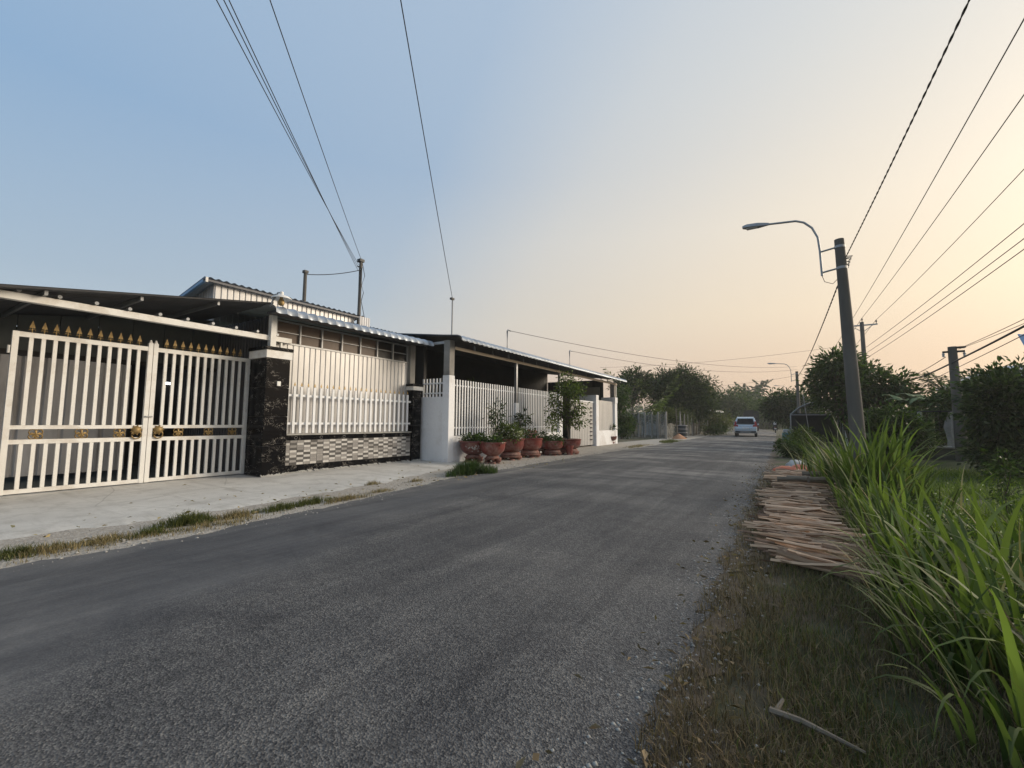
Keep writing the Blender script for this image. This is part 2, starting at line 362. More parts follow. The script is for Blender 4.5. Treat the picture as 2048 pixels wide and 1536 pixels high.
def apron_mat():
    m, t, n, l, b = nodes('apron concrete'); v = objco(t)
    c = mix(t, ramp(t, noise(t, .9, 6, .65, v), [(.35, (0, 0, 0)), (.65, (1, 1, 1))]), (.56, .54, .50), (.42, .405, .375))
    mp = N(t, 'ShaderNodeMapping'); mp.inputs['Scale'].default_value = (1.2, 6, 1); mp.inputs['Rotation'].default_value = (0, 0, .25); l.new(v, mp.inputs[0])
    c = mix(t, math_(t, 'MULTIPLY', noise(t, 3, 6, .75, mp.outputs[0]), .35), c, (.62, .59, .54))
    mt = N(t, 'ShaderNodeMapping'); mt.inputs['Scale'].default_value = (.22, 2.2, 1); l.new(v, mt.inputs[0])
    c = mix(t, ramp(t, noise(t, 1.3, 5, .7, mt.outputs[0]), [(.55, (0, 0, 0)), (.68, (.5, .5, .5))]), c, (.28, .265, .24))
    c = mix(t, ramp(t, noise(t, 2.4, 6, .75, v), [(.50, (0, 0, 0)), (.66, (.6, .6, .6))]), c, (.30, .28, .245))
    cr = N(t, 'ShaderNodeTexVoronoi', Scale=.45, feature='DISTANCE_TO_EDGE'); l.new(mix(t, .16, v, N(t, 'ShaderNodeTexNoise', Scale=2.2).outputs[1]), cr.inputs['Vector'])
    c = mix(t, ramp(t, cr.outputs[0], [(0, (.5, .5, .5)), (.004, (0, 0, 0))]), c, (.20, .19, .17))
    l.new(c, b.inputs['Base Color']); b.inputs['Roughness'].default_value = .88
    l.new(bump(t, noise(t, 25, 6, .7, v), .35), b.inputs['Normal']); return m
M['apron'] = apron_mat()
def shoulder_mat():
    m, t, n, l, b = nodes('sandy shoulder'); v = objco(t)
    c = mix(t, ramp(t, noise(t, 1.3, 6, .7, v), [(.35, (0, 0, 0)), (.65, (1, 1, 1))]), (.44, .40, .34), (.33, .29, .24))
    vo = N(t, 'ShaderNodeTexVoronoi', Scale=45.0); l.new(v, vo.inputs['Vector'])
    vs = N(t, 'ShaderNodeSeparateColor'); l.new(vo.outputs['Color'], vs.inputs[0])
    c = mix(t, .45, c, ramp(t, vs.outputs[0], [(0, (.17, .15, .13)), (.6, (.33, .30, .26)), (1, (.50, .47, .43))]))
    l.new(c, b.inputs['Base Color']); b.inputs['Roughness'].default_value = .95
    l.new(bump(t, mix(t, .5, vo.outputs['Distance'], noise(t, 8, 5, .7, v)), .6, .02), b.inputs['Normal']); return m
M['shoulder'] = shoulder_mat()
def ground_mat():
    m, t, n, l, b = nodes('ground earth and turf'); v = objco(t)
    earth = mix(t, noise(t, 2.2, 6, .7, v), (.12, .092, .066), (.065, .050, .036))
    turf = mix(t, noise(t, 4, 6, .7, v), (.050, .068, .018), (.028, .042, .012))
    sx = N(t, 'ShaderNodeSeparateXYZ'); l.new(v, sx.inputs[0])
    right = ramp(t, math_(t, 'ADD', math_(t, 'MULTIPLY', sx.outputs[0], .25), math_(t, 'MULTIPLY', noise(t, 1.2, 4, .6, v), .4)), [(.45, (0, 0, 0)), (.6, (1, 1, 1))])
    g = ramp(t, noise(t, .6, 5, .65, v), [(.42, (0, 0, 0)), (.58, (1, 1, 1))])
    c = mix(t, mix(t, 1.0, g, right, 'ADD'), earth, turf)
    l.new(c, b.inputs['Base Color']); b.inputs['Roughness'].default_value = .95
    l.new(bump(t, noise(t, 20, 6, .7, v), .6, .03), b.inputs['Normal']); return m
M['ground'] = ground_mat()
def netmat():
    m, t, n, l, b = nodes('shade net'); b.inputs['Base Color'].default_value = (.15, .145, .13, 1); b.inputs['Roughness'].default_value = .95
    tr = N(t, 'ShaderNodeBsdfTransparent'); ms = N(t, 'ShaderNodeMixShader')
    l.new(math_(t, 'ADD', math_(t, 'MULTIPLY', noise(t, 3, 4, .6, objco(t)), .3), .22), ms.inputs[0]); l.new(b.outputs[0], ms.inputs[1]); l.new(tr.outputs[0], ms.inputs[2]); l.new(ms.outputs[0], n['Material Output'].inputs[0]); return m
M['mesh'] = netmat()
M['leafmango'] = leafmat('mango leaf', (.012, .023, .010), (.055, .080, .028))
M['leafgreen'] = leafmat('green leaf', (.022, .040, .012), (.065, .10, .028))
M['leafdark'] = leafmat('dark leaf', (.014, .026, .011), (.060, .088, .032))
M['leafolive'] = leafmat('olive leaf', (.05, .06, .022), (.15, .16, .065))
M['leafpot'] = leafmat('bonsai leaf', (.035, .055, .014), (.12, .15, .04))
M['leafyel'] = leafmat('yellow green leaf', (.06, .085, .016), (.13, .16, .035))
M['lawn'] = leafmat('lawn grass', (.05, .085, .012), (.15, .195, .028), .45)
M['tall'] = leafmat('tall grass blade', (.034, .058, .017), (.135, .17, .055), .4, .6)
M['dry'] = leafmat('dry grass', (.05, .036, .022), (.20, .15, .09), .2, .8)
M['straw'] = leafmat('straw grass', (.11, .085, .04), (.30, .24, .13), .2, .8)
M['roadgrass'] = leafmat('roadside tuft', (.035, .05, .014), (.13, .135, .045), .3, .6)
M['flower'] = leafmat('white petals', (.5, .45, .42), (.7, .66, .62), .3)
M['pink'] = leafmat('pink petals', (.5, .12, .16), (.65, .25, .28), .3)
M['firewood'] = pm('split firewood', (.56, .385, .25), (.38, .24, .155), 4, .85, stretch=(.6, 9, 9), bmp=.4, bscale=30, rnd=.8, dirt=(.62, .47, .35), dscale=6)

# ------------------------------------------------------------------ ground, road, apron, shoulder
def sm(a, b, x): t = np.clip((x-a)/(b-a), 0, 1); return t*t*(3-2*t)
def gh(x, y):                                             # the plot on the right lies a little lower than the road
    return -.02-.26*sm(1.0, 2.6, x)*(1-sm(19.2, 20.0, y))*sm(3, 7, y+x*.8)
def axis(lo, hi, a, b, step):
    core = list(np.arange(a, b+1e-6, step)); L, R_ = [], []
    s = step; p = a
    while p > lo: s *= 1.5; p -= s; L.append(max(p, lo))
    s = step; p = core[-1]
    while p < hi: s *= 1.5; p += s; R_.append(min(p, hi))
    return np.array(L[::-1]+core+R_)
gx, gy = axis(-700, 700, -12, 12, .3), axis(-300, 700, -4, 24, .3)
GX, GY = np.meshgrid(gx, gy); GZ = gh(GX, GY)
V = np.stack([GX, GY, GZ], -1).reshape(-1, 3); nx_ = len(gx)
ii, jj = np.meshgrid(np.arange(len(gy)-1), np.arange(nx_-1), indexing='ij'); q = (ii*nx_+jj).ravel()
struct(place('ground', raw_mesh('ground', V, np.stack([q, q+1, q+nx_+1, q+nx_], -1), M['ground']), (0, 0, 0)))
def interp(tab, y): return np.interp(y, [a for a, b in tab], [b for a, b in tab])
ROADL = [(-30, -5.25), (0, -5.35), (1, -5.38), (2.3, -5.32), (4.6, -5.63), (7.1, -6.1), (12, -6.3), (26.6, -6.2), (45, -6.4), (60, -6.9), (80, -8.2), (110, -12), (150, -20), (260, -50)]
ROADR = [(-30, -.45), (1.6, -.48), (6, -.55), (11, -.58), (33, -.85), (55, -1.25), (70, -1.6), (90, -3.2), (110, -6), (150, -13), (260, -42)]
def jit(y, k, amp): return amp*(math.sin(y*3.1+k)+.7*math.sin(y*7.7+2*k)+.6*math.sin(y*17.3+k*3)+.5*math.sin(y*41+k))
ys = np.concatenate([np.arange(-12, 30, .09), np.arange(30, 80, .5), np.arange(80, 262, 4)])
G = []
for y in ys:
    l = interp(ROADL, y)+jit(y, 1.3, .03); r_ = interp(ROADR, y)+jit(y, 4.1, .025)+.03*math.sin(y*91)*math.sin(y*13)
    G.append([(l+(r_-l)*k/6, y, .0+.045*math.sin(math.pi*k/6)-.004) for k in range(7)])
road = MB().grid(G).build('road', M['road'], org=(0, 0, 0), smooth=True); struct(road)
def rz(y, x):
    l, r_ = interp(ROADL, y), interp(ROADR, y); return .045*math.sin(math.pi*min(1, max(0, (x-l)/(r_-l))))
# sandy shoulder left of the road
SHL = [(-12, -6.9), (5, -6.75), (7, -7.2), (9.9, -8.55), (27, -8.6), (34, -8.3), (60, -8.2)]
G = []
for y in np.arange(-12, 60, .25):
    a, b = interp(SHL, y)-.25, interp(ROADL, y)+.18
    G.append([(a+(b-a)*k/4, y, -.012+.004*math.sin(k*2+y)) for k in range(5)])
struct(MB().grid(G).build('shoulder', M['shoulder'], org=(0, 0, 0), smooth=True))
# right shoulder strip, dusty earth at the tarmac edge
G = []
for y in np.arange(-6, 40, .08):
    a, b = interp(ROADR, y)-.12, interp(ROADR, y)+.16+jit(y*1.3, .7, .05)
    G.append([(a+(b-a)*k/3, y, -.010) for k in range(4)])
M['verge'] = pm('dusty verge', (.14, .11, .082), (.07, .055, .04), 3, .95, bmp=.6, bscale=40)
struct(MB().grid(G).build('verge', M['verge'], org=(0, 0, 0)))
# concrete apron in front of gate and tiled wall (thin slab, ragged outer edge)
b = MB(); top, bot = [], []
for y in np.arange(-6, 10.3, .12):
    e = -6.65+.9*0+jit(y*.6, 2.2, .06)-(.0 if y < 5 else (y-5)*.22)
    top.append([(-10.16 if y < 5.05 else -9.5, y, .02), (-8.5, y, .016), (e-.2, y, .004), (e, y, -.008), (e+.3, y, -.04)])
b.grid(top); struct(b.build('concrete_apron', M['apron'], org=(0, 0, 0)))
# ------------------------------------------------------------------ corrugated sheets
def rib(s, period, kind):
    p = (s/period) % 1
    if kind == 'sine': return math.sin(2*math.pi*p)
    if kind == 'tile': return abs(math.sin(math.pi*p))*2-1
    return 1.0 if p < .10 else (-1.0 if .17 < p < .93 else (1-2*(p-.10)/.07 if p < .2 else -1+2*(p-.93)/.07))
def sheet(mb, curve, s0, s1, along, period, amp, kind='trap', thick=0.0):
    """curve: points in the plane across `along`; ribs run along the curve and repeat along the axis."""
    n = max(2, int((s1-s0)/period*(14 if kind == 'trap' else 8))); G = []
    cs = [np.array(p, float) for p in curve]
    for i in range(n+1):
        s = s0+(s1-s0)*i/n; h = amp*rib(s-s0, period, kind); row = []
        for k, p in enumerate(cs):
            tg = cs[min(k+1, len(cs)-1)]-cs[max(k-1, 0)]; tg /= np.linalg.norm(tg); nn = np.array([-tg[1], tg[0]])
            qv = p+nn*h
            row.append((qv[0], s, qv[1]) if along == 'y' else (s, qv[0], qv[1]) if along == 'x' else (qv[0], qv[1], s))
        G.append(row)
    return mb.grid(G)

# ------------------------------------------------------------------ gate
GXp = -10.1
def make_gate(name, label, y0, y1, meet_right):
    g = thing(name, label, 'gate', (GXp, (y0+y1)/2, .03), 'ivory double gate leaves')
    w = .035
    MB().box(GXp-.03, GXp+.03, y0, y0+.07, .04, 2.62 if not meet_right else 2.55).build('stile', M['ivory'], g)
    MB().box(GXp-.03, GXp+.03, y1-.07, y1, .04, 2.62 if meet_right else 2.55).build('stile', M['ivory'], g)
    for z0, z1 in ((.045, .11), (.80, .87), (1.03, 1.09), (2.47, 2.548)):
        MB().box(GXp-.025, GXp+.025, y0+.07, y1-.07, z0, z1).build('rail', M['ivory'], g)
    n = 11; yy0, yy1 = y0+.07, y1-.07; st = (yy1-yy0)/(n+1)
    up = MB().box(-.02, .02, -.024, .024, 0, 1.38).mesh('bar', M['ivory']); lo = MB().box(-.02, .02, -.024, .024, 0, .69).mesh('bar', M['ivory'])
    sp = MB(); sp.tube([(0, 0, 0), (0, 0, .10)], .009, 6); sp.quadbox([(-.008, -.045, .10), (.008, -.045, .10), (.008, .045, .10), (-.008, .045, .10), (-.002, -.002, .245), (.002, -.002, .245), (.002, .002, .245), (-.002, .002, .245)])
    for s in (-1, 1): sp.tube([(0, 0, .055), (0, s*.03, .075), (0, s*.048, .06), (0, s*.046, .045)], .006, 5)
    spm = sp.mesh('spear_tip', M['gold'])
    for k in range(n):
        y = yy0+st*(k+1)
        place('bar', up, (GXp, y, 1.091), g); place('bar', lo, (GXp, y, .111), g)
        place('spear_tip', spm, (GXp+.0, y, 2.546), g, scale=(.8, .78, .8))
    # round gold rosettes in the middle band
    for k in range(3):
        y = y0+(y1-y0)*((.2, .5, .78)[k] if meet_right else (.28, .58, .84)[k]); r = MB()
        for a in range(4):
            an = math.pi/4+a*math.pi/2; cy, cz = y+.05*math.cos(an), .95+.05*math.sin(an)
            r.tube([(GXp+.005, cy+.043*math.cos(2*math.pi*j/10), cz+.043*math.sin(2*math.pi*j/10)) for j in range(11)], .010, 5, False)
        for a in range(5):
            an = 2*math.pi*a/5+.3
            r.quadbox([(GXp-.01, y, .95), (GXp-.01, y+.05*math.cos(an-.3), .95+.05*math.sin(an-.3)), (GXp-.01, y+.062*math.cos(an), .95+.062*math.sin(an)), (GXp-.01, y+.05*math.cos(an+.3), .95+.05*math.sin(an+.3)),
                       (GXp+.022, y, .95), (GXp+.014, y+.05*math.cos(an-.3), .95+.05*math.sin(an-.3)), (GXp+.014, y+.062*math.cos(an), .95+.062*math.sin(an)), (GXp+.014, y+.05*math.cos(an+.3), .95+.05*math.sin(an+.3))])
        r.build('rosette', M['gold'], g)
    # lion-head ring handle by the meeting stile
    y = y1-.16 if meet_right else y0+.16; hd = MB()
    hd.lathe([(.002, 0), (.05, .0), (.075, .01), (.07, .03), (.045, .055), (.02, .065)], 14)
    rot = [(GXp+.012+z, y+x, 1.0+yv) for x, yv, z in hd.v]; hd.v = rot
    for a in range(9):
        an = math.pi*2*a/9; hd.tube([(GXp+.015, y+.055*math.cos(an), 1.0+.055*math.sin(an)), (GXp+.04, y+.09*math.cos(an), 1.0+.09*math.sin(an))], [.02, .008], 5)
    hh = hd.build('door_knocker', M['gold'], g, True)
    MB().tube([(GXp+.045, y+.07*math.sin(2*math.pi*j/14), .915-.07*math.cos(2*math.pi*j/14)) for j in range(15)], .012, 6, False).build('ring', M['gold'], hh, True)
    MB().tube([(GXp, y0+.035 if not meet_right else y1-.035, 2.62), (GXp, y0+.035 if not meet_right else y1-.035, 2.68)], [.03, .012], 8).build('finial', M['ivory'], g)
    for z in (.35, 2.2):
        yh = y0-.02 if meet_right else y1+.02
        MB().tube([(GXp, yh, z), (GXp, yh, z+.12)], .02, 8).build('hinge', M['ivory'], g)
    if not meet_right: 
        MB().box(GXp+.03, GXp+.05, y0-.06, y0+.05, 1.235, 1.26).build('bolt', M['steel'], g)
    return g
make_gate('gate_leaf', 'left ivory steel gate leaf with gold spear tips, nearest the picture edge', 1.56, 3.335, True)
make_gate('gate_leaf', 'right ivory steel gate leaf with gold spear tips, next to black marble pillar', 3.345, 5.10, False)
track = MB().box(GXp-.05, GXp+.05, 1.4, 5.12, -.01, .032).build('gate_track', M['steel']); tag(track, 'dark steel ground track along the foot of the ivory gate', 'gate track')

# ------------------------------------------------------------------ marble pillars
def pillar(name, label, x0, x1, y0, y1, zt, band, capz):
    p = thing(name, label, 'pillar', ((x0+x1)/2, (y0+y1)/2, 0), 'black marble gate pillars')
    MB().box(x0+.02, x1-.02, y0+.02, y1-.02, -.02, zt-.005).build('core', M['grout'], p)
    n = 4; hh = (zt-.04)/n
    for k in range(n):
        z0, z1 = .035+k*hh, .035+(k+1)*hh-.006
        MB().bev(x1-.021, x1, y0+.001, y1-.001, z0, z1, .003).build('tile', M['marble'], p)
        MB().bev(x0, x1-.024, y0, y0+.021, z0, z1, .003).build('tile', M['marble'], p)
        MB().bev(x0, x1-.024, y1-.021, y1, z0, z1, .003).build('tile', M['marble'], p)
    MB().bev(x0-.03, x1+.03, y0-.03, y1+.03, zt, zt+band, .008).build('cap_band', M['ivory'], p)
    MB().bev(x0-.045, x1+.045, y0-.045, y1+.045, zt+band+.001, zt+band+capz, .008).build('cap_slab', M['marble'], p)
    sk_ = MB()
    for k in range(16):                                     # smeared mortar at the foot
        yy = y0+(y1-y0)*k/16; sk_.quadbox([(x1-.01, yy, -.01), (x1+.05+.03*random.random(), yy, -.01), (x1+.05+.03*random.random(), yy+(y1-y0)/16, -.01), (x1-.01, yy+(y1-y0)/16, -.01),
                                            (x1-.01, yy, .05+.05*random.random()), (x1+.012, yy, .04), (x1+.012, yy+(y1-y0)/16, .04), (x1-.01, yy+(y1-y0)/16, .05+.05*random.random())])
    sk_.build('mortar_skirt', M['cap'], p)
    return p
P1 = pillar('marble_pillar', 'tall black marble pillar between ivory gate and tiled wall', -9.92, -9.28, 5.03, 5.55, 2.52, .17, .07)
MB().bev(-9.281, -9.262, 5.27, 5.35, 1.93, 2.03, .004).build('number_plate', M['ivory'], P1)
pillar('marble_pillar', 'black marble pillar at the left picture edge left of the gate', -9.92, -9.28, .62, 1.18, 2.52, .17, .07)
pillar('marble_pillar', 'slim black marble pillar between tiled wall and white house', -9.86, -9.46, 9.50, 9.86, 2.12, .12, .07)

# ------------------------------------------------------------------ tiled wall with pickets
tw = thing('tiled_wall', 'low tiled garden wall with grey checker tiles under white pickets', 'wall', (-9.6, 7.5, 0))
MB().box(-9.78, -9.515, 5.56, 9.49, -.02, .86).build('core', M['grout'], tw)
MB().bev(-9.80, -9.47, 5.56, 9.49, .862, .892, .006).build('coping', M['cap'], tw)
ncol, nrow = 23, 10; ty0, ty1, tz0, tz1 = 5.60, 9.47, .195, .745
tw_, th_ = (ty1-ty0)/ncol, (tz1-tz0)/nrow
tms = {k: MB().bev(0, .016, .003, tw_-.003, .003, th_-.003, .0025).mesh('tile', M[k]) for k in ('tileL', 'tileM', 'tileD')}
for r_ in range(nrow):
    for c in range(ncol):
        kk = ('tileL' if (r_//1+c) % 2 == 0 else ('tileD' if random.random() < .6 else 'tileM'))
        if kk == 'tileL' and random.random() < .22: kk = 'tileM'
        place('tile', tms[kk], (-9.516, ty0+c*tw_, tz0+r_*th_), tw)
for k in range(10):
    a = 5.58+k*.39
    MB().bev(-9.516, -9.498, a, a+.385, .75, .857, .004).build('border_tile', M['marble'], tw)
    MB().bev(-9.516, -9.494, a, a+.385, .045, .19, .004).build('base_tile', M['marble'], tw)
# scroll motifs on the border
for k in range(6):
    yy = 5.9+k*.64
    MB().tube([(-9.496, yy+.04*math.cos(2*math.pi*j/10), .80+.03*math.sin(2*math.pi*j/10)) for j in range(10)], .005, 4).build('scroll', M['tileM'], tw)
ms_ = MB()
for k in range(70):
    yy = 5.6+k*.055; hgt = .02+.035*random.random()
    ms_.quadbox([(-9.5, yy, -.01), (-9.43+.03*random.random(), yy, -.01), (-9.43, yy+.055, -.01), (-9.5, yy+.055, -.01), (-9.5, yy, hgt+.02), (-9.47, yy, hgt), (-9.47, yy+.055, hgt), (-9.5, yy+.055, hgt+.02)])
ms_.build('mortar_skirt', M['cap'], tw)
pf = thing('picket_fence', 'white picket fence with gold tips standing on the tiled wall', 'fence', (-9.55, 7.5, .895))
for z in (1.10, 1.74): MB().box(-9.575, -9.535, 5.56, 9.49, z, z+.05).build('rail', M['picket'], pf)
pk = MB().box(-.014, .014, -.03, .03, 0, 1.06).mesh('picket', M['picket'])
tp = MB(); tp.tube([(0, 0, 0), (0, 0, .03)], .008, 5); tp.quadbox([(-.005, -.03, .03), (.005, -.03, .03), (.005, .03, .03), (-.005, .03, .03), (-.001, -.001, .12), (.001, -.001, .12), (.001, .001, .12), (-.001, .001, .12)])
tpm = tp.mesh('spear_tip', M['gold'])
for k in range(23):
    y = 5.66+k*.167
    place('picket', pk, (-9.518, y, .905), pf); place('spear_tip', tpm, (-9.52, y, 1.964), pf, scale=(1, .8, .9))

# ------------------------------------------------------------------ first house: sheet wall, window band, carport
h1 = thing('metal_house', 'low sheet metal house with open carport behind the ivory gate', 'house', (-12, 5, 0))
b = MB(); sheet(b, [(-9.72, .86), (-9.72, 2.93)], 5.42, 9.5, 'y', .142, .007); b.build('front_wall', M['zinc'], h1)
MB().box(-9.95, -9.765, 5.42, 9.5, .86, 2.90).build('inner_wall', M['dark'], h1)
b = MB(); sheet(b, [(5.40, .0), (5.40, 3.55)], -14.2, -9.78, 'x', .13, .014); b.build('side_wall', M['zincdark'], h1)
# window band
win = MB().box(-9.80, -9.70, 5.40, 9.52, 2.935, 2.975).box(-9.80, -9.70, 5.40, 9.52, 3.44, 3.475).build('window_frame', M['steelw'], h1)
MB().box(-10.2, -10.15, 5.42, 9.5, 2.9, 3.6).build('inner_board', M['board'], h1)
for k in range(8):
    y = 5.44+k*.575; MB().box(-9.79, -9.69, y-.018, y+.018, 2.975, 3.44).build('mullion', M['steelw'], win)
for k in range(7):
    y0, y1 = 5.46+k*.575, 5.44+(k+1)*.575-.02
    MB().box(-9.77, -9.71, y0, y1, 3.195, 3.215).build('transom', M['steelw'], win)
    for z0, z1 in ((2.977, 3.193), (3.217, 3.438)):
        MB().box(-9.752, -9.744, y0, y1, z0, z1).build('pane', M['pane'] if k < 5 else M['paned'], win)
MB().box(-9.60, -9.48, 5.20, 5.32, 2.76, 3.50).build('corner_post', M['ivory'], h1)
MB().box(-9.80, -9.62, 9.52, 9.72, 2.32, 3.50).build('corner_post', M['concrete'], h1)
# eave roof above the window band: rolled front edge then slope up to the back
cv = [(-9.02, 3.455), (-9.03, 3.52), (-9.07, 3.575), (-9.16, 3.615), (-9.5, 3.67), (-11.2, 3.93), (-13.2, 4.22)]
b = MB(); sheet(b, cv, 5.02, 9.86, 'y', .242, .022, 'tile'); b.build('eave_roof', M['roofsheet'], h1, True)
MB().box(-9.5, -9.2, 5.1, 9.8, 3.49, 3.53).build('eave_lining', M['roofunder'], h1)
# carport roof sloping down to the left, ribs run along the slope
b = MB()
n = 60; G = []
for i in range(n*8+1):
    x = -9.28-(i/(n*8))*4.9; hz = .014*rib(i/8*.082, .164, 'trap')
    G.append([(x, y, 3.05+(y-1.2)*.1665+hz) for y in (.2, 2.6, 5.12)])
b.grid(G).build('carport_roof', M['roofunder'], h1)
for y in (1.75, 2.9, 4.1):
    z = 3.05+(y-1.2)*.1665-.05; MB().box(-14.1, -9.40, y-.02, y+.02, z-.04, z+.03).build('purlin', M['steel'], h1)
MB().quadbox([(-9.62, .3, 2.83), (-9.56, .3, 2.83), (-9.56, 5.2, 3.61), (-9.62, 5.2, 3.61), (-9.62, .3, 2.88), (-9.56, .3, 2.88), (-9.56, 5.2, 3.68), (-9.62, 5.2, 3.68)]).build('rafter', M['steelw'], h1) if False else None
# white carport beam over the gate with tube ends on top
bm_ = MB().bev(-9.66, -9.54, -.6, 5.72, 2.935, 3.045, .008).build('beam', M['ivory'], h1)
for k in range(13):
    y = .2+k*.43; MB().tube([(-9.50, y, 3.08), (-9.9, y, 3.08)], .028, 10).build('tube_end', M['steel'], bm_, True)
for y in (5.34, 5.50, .9): MB().box(-9.63, -9.57, y-.02, y+.02, 2.762, 2.934).build('bracket', M['ivory'], bm_)
# carport interior: back wall, grey folding sheet partition, dark doorway with a tube light
def sloped(x0, x1, y0, y1, z0):
    zt = lambda y: 3.05+(y-1.2)*.1665-.03
    return MB().quadbox([(x0, y0, z0), (x1, y0, z0), (x1, y1, z0), (x0, y1, z0), (x0, y0, zt(y0)), (x1, y0, zt(y0)), (x1, y1, zt(y1)), (x0, y1, zt(y1))])
MB().box(-14.3, -10.17, -1, 5.38, -.03, .018).build('carport_floor', M['greengrey'], h1)
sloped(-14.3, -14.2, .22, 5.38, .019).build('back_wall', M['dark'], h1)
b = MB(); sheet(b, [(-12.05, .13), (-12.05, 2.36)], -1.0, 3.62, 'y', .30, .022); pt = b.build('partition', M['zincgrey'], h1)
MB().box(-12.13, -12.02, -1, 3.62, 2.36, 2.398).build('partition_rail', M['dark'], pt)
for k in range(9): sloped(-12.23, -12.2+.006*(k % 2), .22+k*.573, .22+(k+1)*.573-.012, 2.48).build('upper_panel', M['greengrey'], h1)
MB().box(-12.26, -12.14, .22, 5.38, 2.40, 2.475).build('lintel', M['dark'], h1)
MB().box(-13.98, -13.92, 4.9, 5.08, 2.12, 2.18).build('tube_light', M['tube'], h1)
# yard lamp on the eave corner
lp = thing('yard_lamp', 'white enamel yard lamp with bulb on the eave corner', 'lamp', (-9.15, 5.2, 3.62))
MB().tube([(-9.3, 5.05, 3.60), (-9.28, 5.08, 3.74), (-9.2, 5.15, 3.93), (-9.15, 5.2, 3.93)], .018, 8).build('arm', M['steel'], lp)
MB().lathe([(.012, .34), (.035, .33), (.04, .27), (.07, .255), (.15, .225), (.20, .185), (.205, .17), (.195, .17), (.14, .21), (.06, .235), (.01, .24)], 24, (-9.15, 5.2, 3.62)).build('shade', M['ivory'], lp, True)
MB().lathe([(.028, .235), (.03, .19), (.055, .14), (.068, .09), (.055, .045), (.02, .025), (.002, .022)], 16, (-9.15, 5.2, 3.62)).build('bulb', M['gold'], lp, True)
# tall shed behind
s2 = thing('metal_shed', 'tall corrugated metal shed rising behind the low eave roof', 'shed', (-15, 8, 0))
b = MB(); sheet(b, [(-13.2, 3.9), (-13.2, 4.92)], 5.62, 10.2, 'y', .16, .012); b.build('front_wall', M['zinc'], s2)
b = MB(); sheet(b, [(5.66, 2.5), (5.66, 4.9)], -17.2, -13.2, 'x', .16, .012); b.build('side_wall', M['zincgrey'], s2)
b = MB(); sheet(b, [(-13.02, 5.00), (-15.2, 4.55), (-17.4, 4.1)], 5.30, 10.5, 'y', .2, .02, 'sine'); b.build('roof', M['roofsheet'], s2, True)
MB().box(-13.12, -13.05, 5.3, 10.5, 4.90, 4.955).build('fascia', M['zincdark'], s2)
MB().prism([(5.32, 4.86), (5.38, 4.86), (5.38, 4.99), (5.32, 4.99)], 'x', -13.06, -13.0).build('verge_trim', M['zinc'], s2)
MB().quadbox([(-17.3, 5.31, 4.04), (-13.05, 5.31, 4.9), (-13.05, 5.37, 4.9), (-17.3, 5.37, 4.04), (-17.3, 5.31, 4.12), (-13.05, 5.31, 4.985), (-13.05, 5.37, 4.985), (-17.3, 5.37, 4.12)]).build('barge_board', M['bluesheet'], s2)
b = MB(); sheet(b, [(-12.95, 4.2), (-12.95, 4.95)], 10.24, 10.7, 'y', .1, .01); b.build('downpipe_box', M['zincgrey'], s2)
# farther roof with vent blocks and a patch of blue sheet
s3 = thing('vented_house', 'low green edged house roof with vent blocks between shed and white house', 'house', (-14, 13, 0))
MB().box(-14.6, -14.4, 10.8, 18, 0, 4.75).build('wall', M['housewall'], s3)
b = MB(); sheet(b, [(-14.2, 4.98), (-17, 5.3)], 10.8, 18.5, 'y', .2, .02, 'sine'); b.build('roof', M['greengrey'], s3)
for k in range(14):
    y = 11.0+k*.34
    for r_ in range(2): MB().box(-14.4, -14.36, y+(r_*.17), y+.15+(r_*.17), 4.55+r_*.17, 4.69+r_*.17).build('vent_block', M['dark'] if k % 2 else M['board'], s3)
b = MB(); sheet(b, [(-9.55, 3.72), (-11.0, 4.0)], 9.2, 10.35, 'y', .2, .015, 'sine'); bs_ = b.build('roof_sheet', M['bluesheet'], h1)

# ------------------------------------------------------------------ white house
h2 = thing('white_house', 'white walled house with long open porch and silver rolled roof edge', 'house', (-10, 17, 0))
XW = -8.45
MB().bev(-8.70, XW, 9.94, 10.20, -.02, 2.56, .008).build('corner_pillar', M['white'], h2)
MB().bev(-8.69, XW-.01, 9.95, 10.19, 2.562, 3.62, .01).build('concrete_column', M['concrete'], h2)
MB().bev(-9.64, -8.702, 9.98, 10.16, -.02, 1.93, .006).build('side_wall', M['white'], h2)
MB().bev(-8.66, XW-.02, 10.202, 17.3, -.02, .765, .006).build('front_wall', M['white'], h2)
pkb = MB().box(-.012, .012, -.024, .024, 0, 1.0).mesh('picket', M['picket'])
def porch_fence(name, label, y0, y1):
    f = thing(name, label, 'fence', (XW-.1, (y0+y1)/2, .77), 'white porch fence panels')
    MB().box(XW-.135, XW-.095, y0, y1, .985, 1.03).build('rail', M['picket'], f)
    MB().box(XW-.135, XW-.095, y0, y1, 2.27, 2.31).build('rail', M['picket'], f)
    k = y0+.06
    while k < y1-.03: place('picket', pkb, (XW-.08, k, .78), f, scale=(1, 1, 1.69)); k += .135
porch_fence('picket_fence', 'white picket fence panel nearest the white corner pillar, behind the first pots', 10.21, 13.74)
porch_fence('picket_fence', 'white picket fence panel behind the bushy potted tree', 13.98, 17.28)
f = thing('picket_fence', 'short white picket fence on top of the bluish white side wall', 'fence', (-9.2, 10.05, 1.93))
for z in (2.03, 2.33): MB().box(-9.62, -8.71, 10.06, 10.09, z, z+.04).build('rail', M['picket'], f)
for k in range(7): place('picket', pkb, (-9.56+k*.135, 10.04, 1.932), f, rot=(0, 0, math.pi/2), scale=(1, 1, .56))
MB().bev(-8.64, XW-.03, 13.74, 13.96, .766, 1.89, .006).build('pier', M['white'], h2)
for y in (13.85, 17.5): MB().bev(-8.6, -8.5, y-.05, y+.05, 1.89 if y < 15 else 2.42, 3.36, .005).build('post', M['steel'], h2)
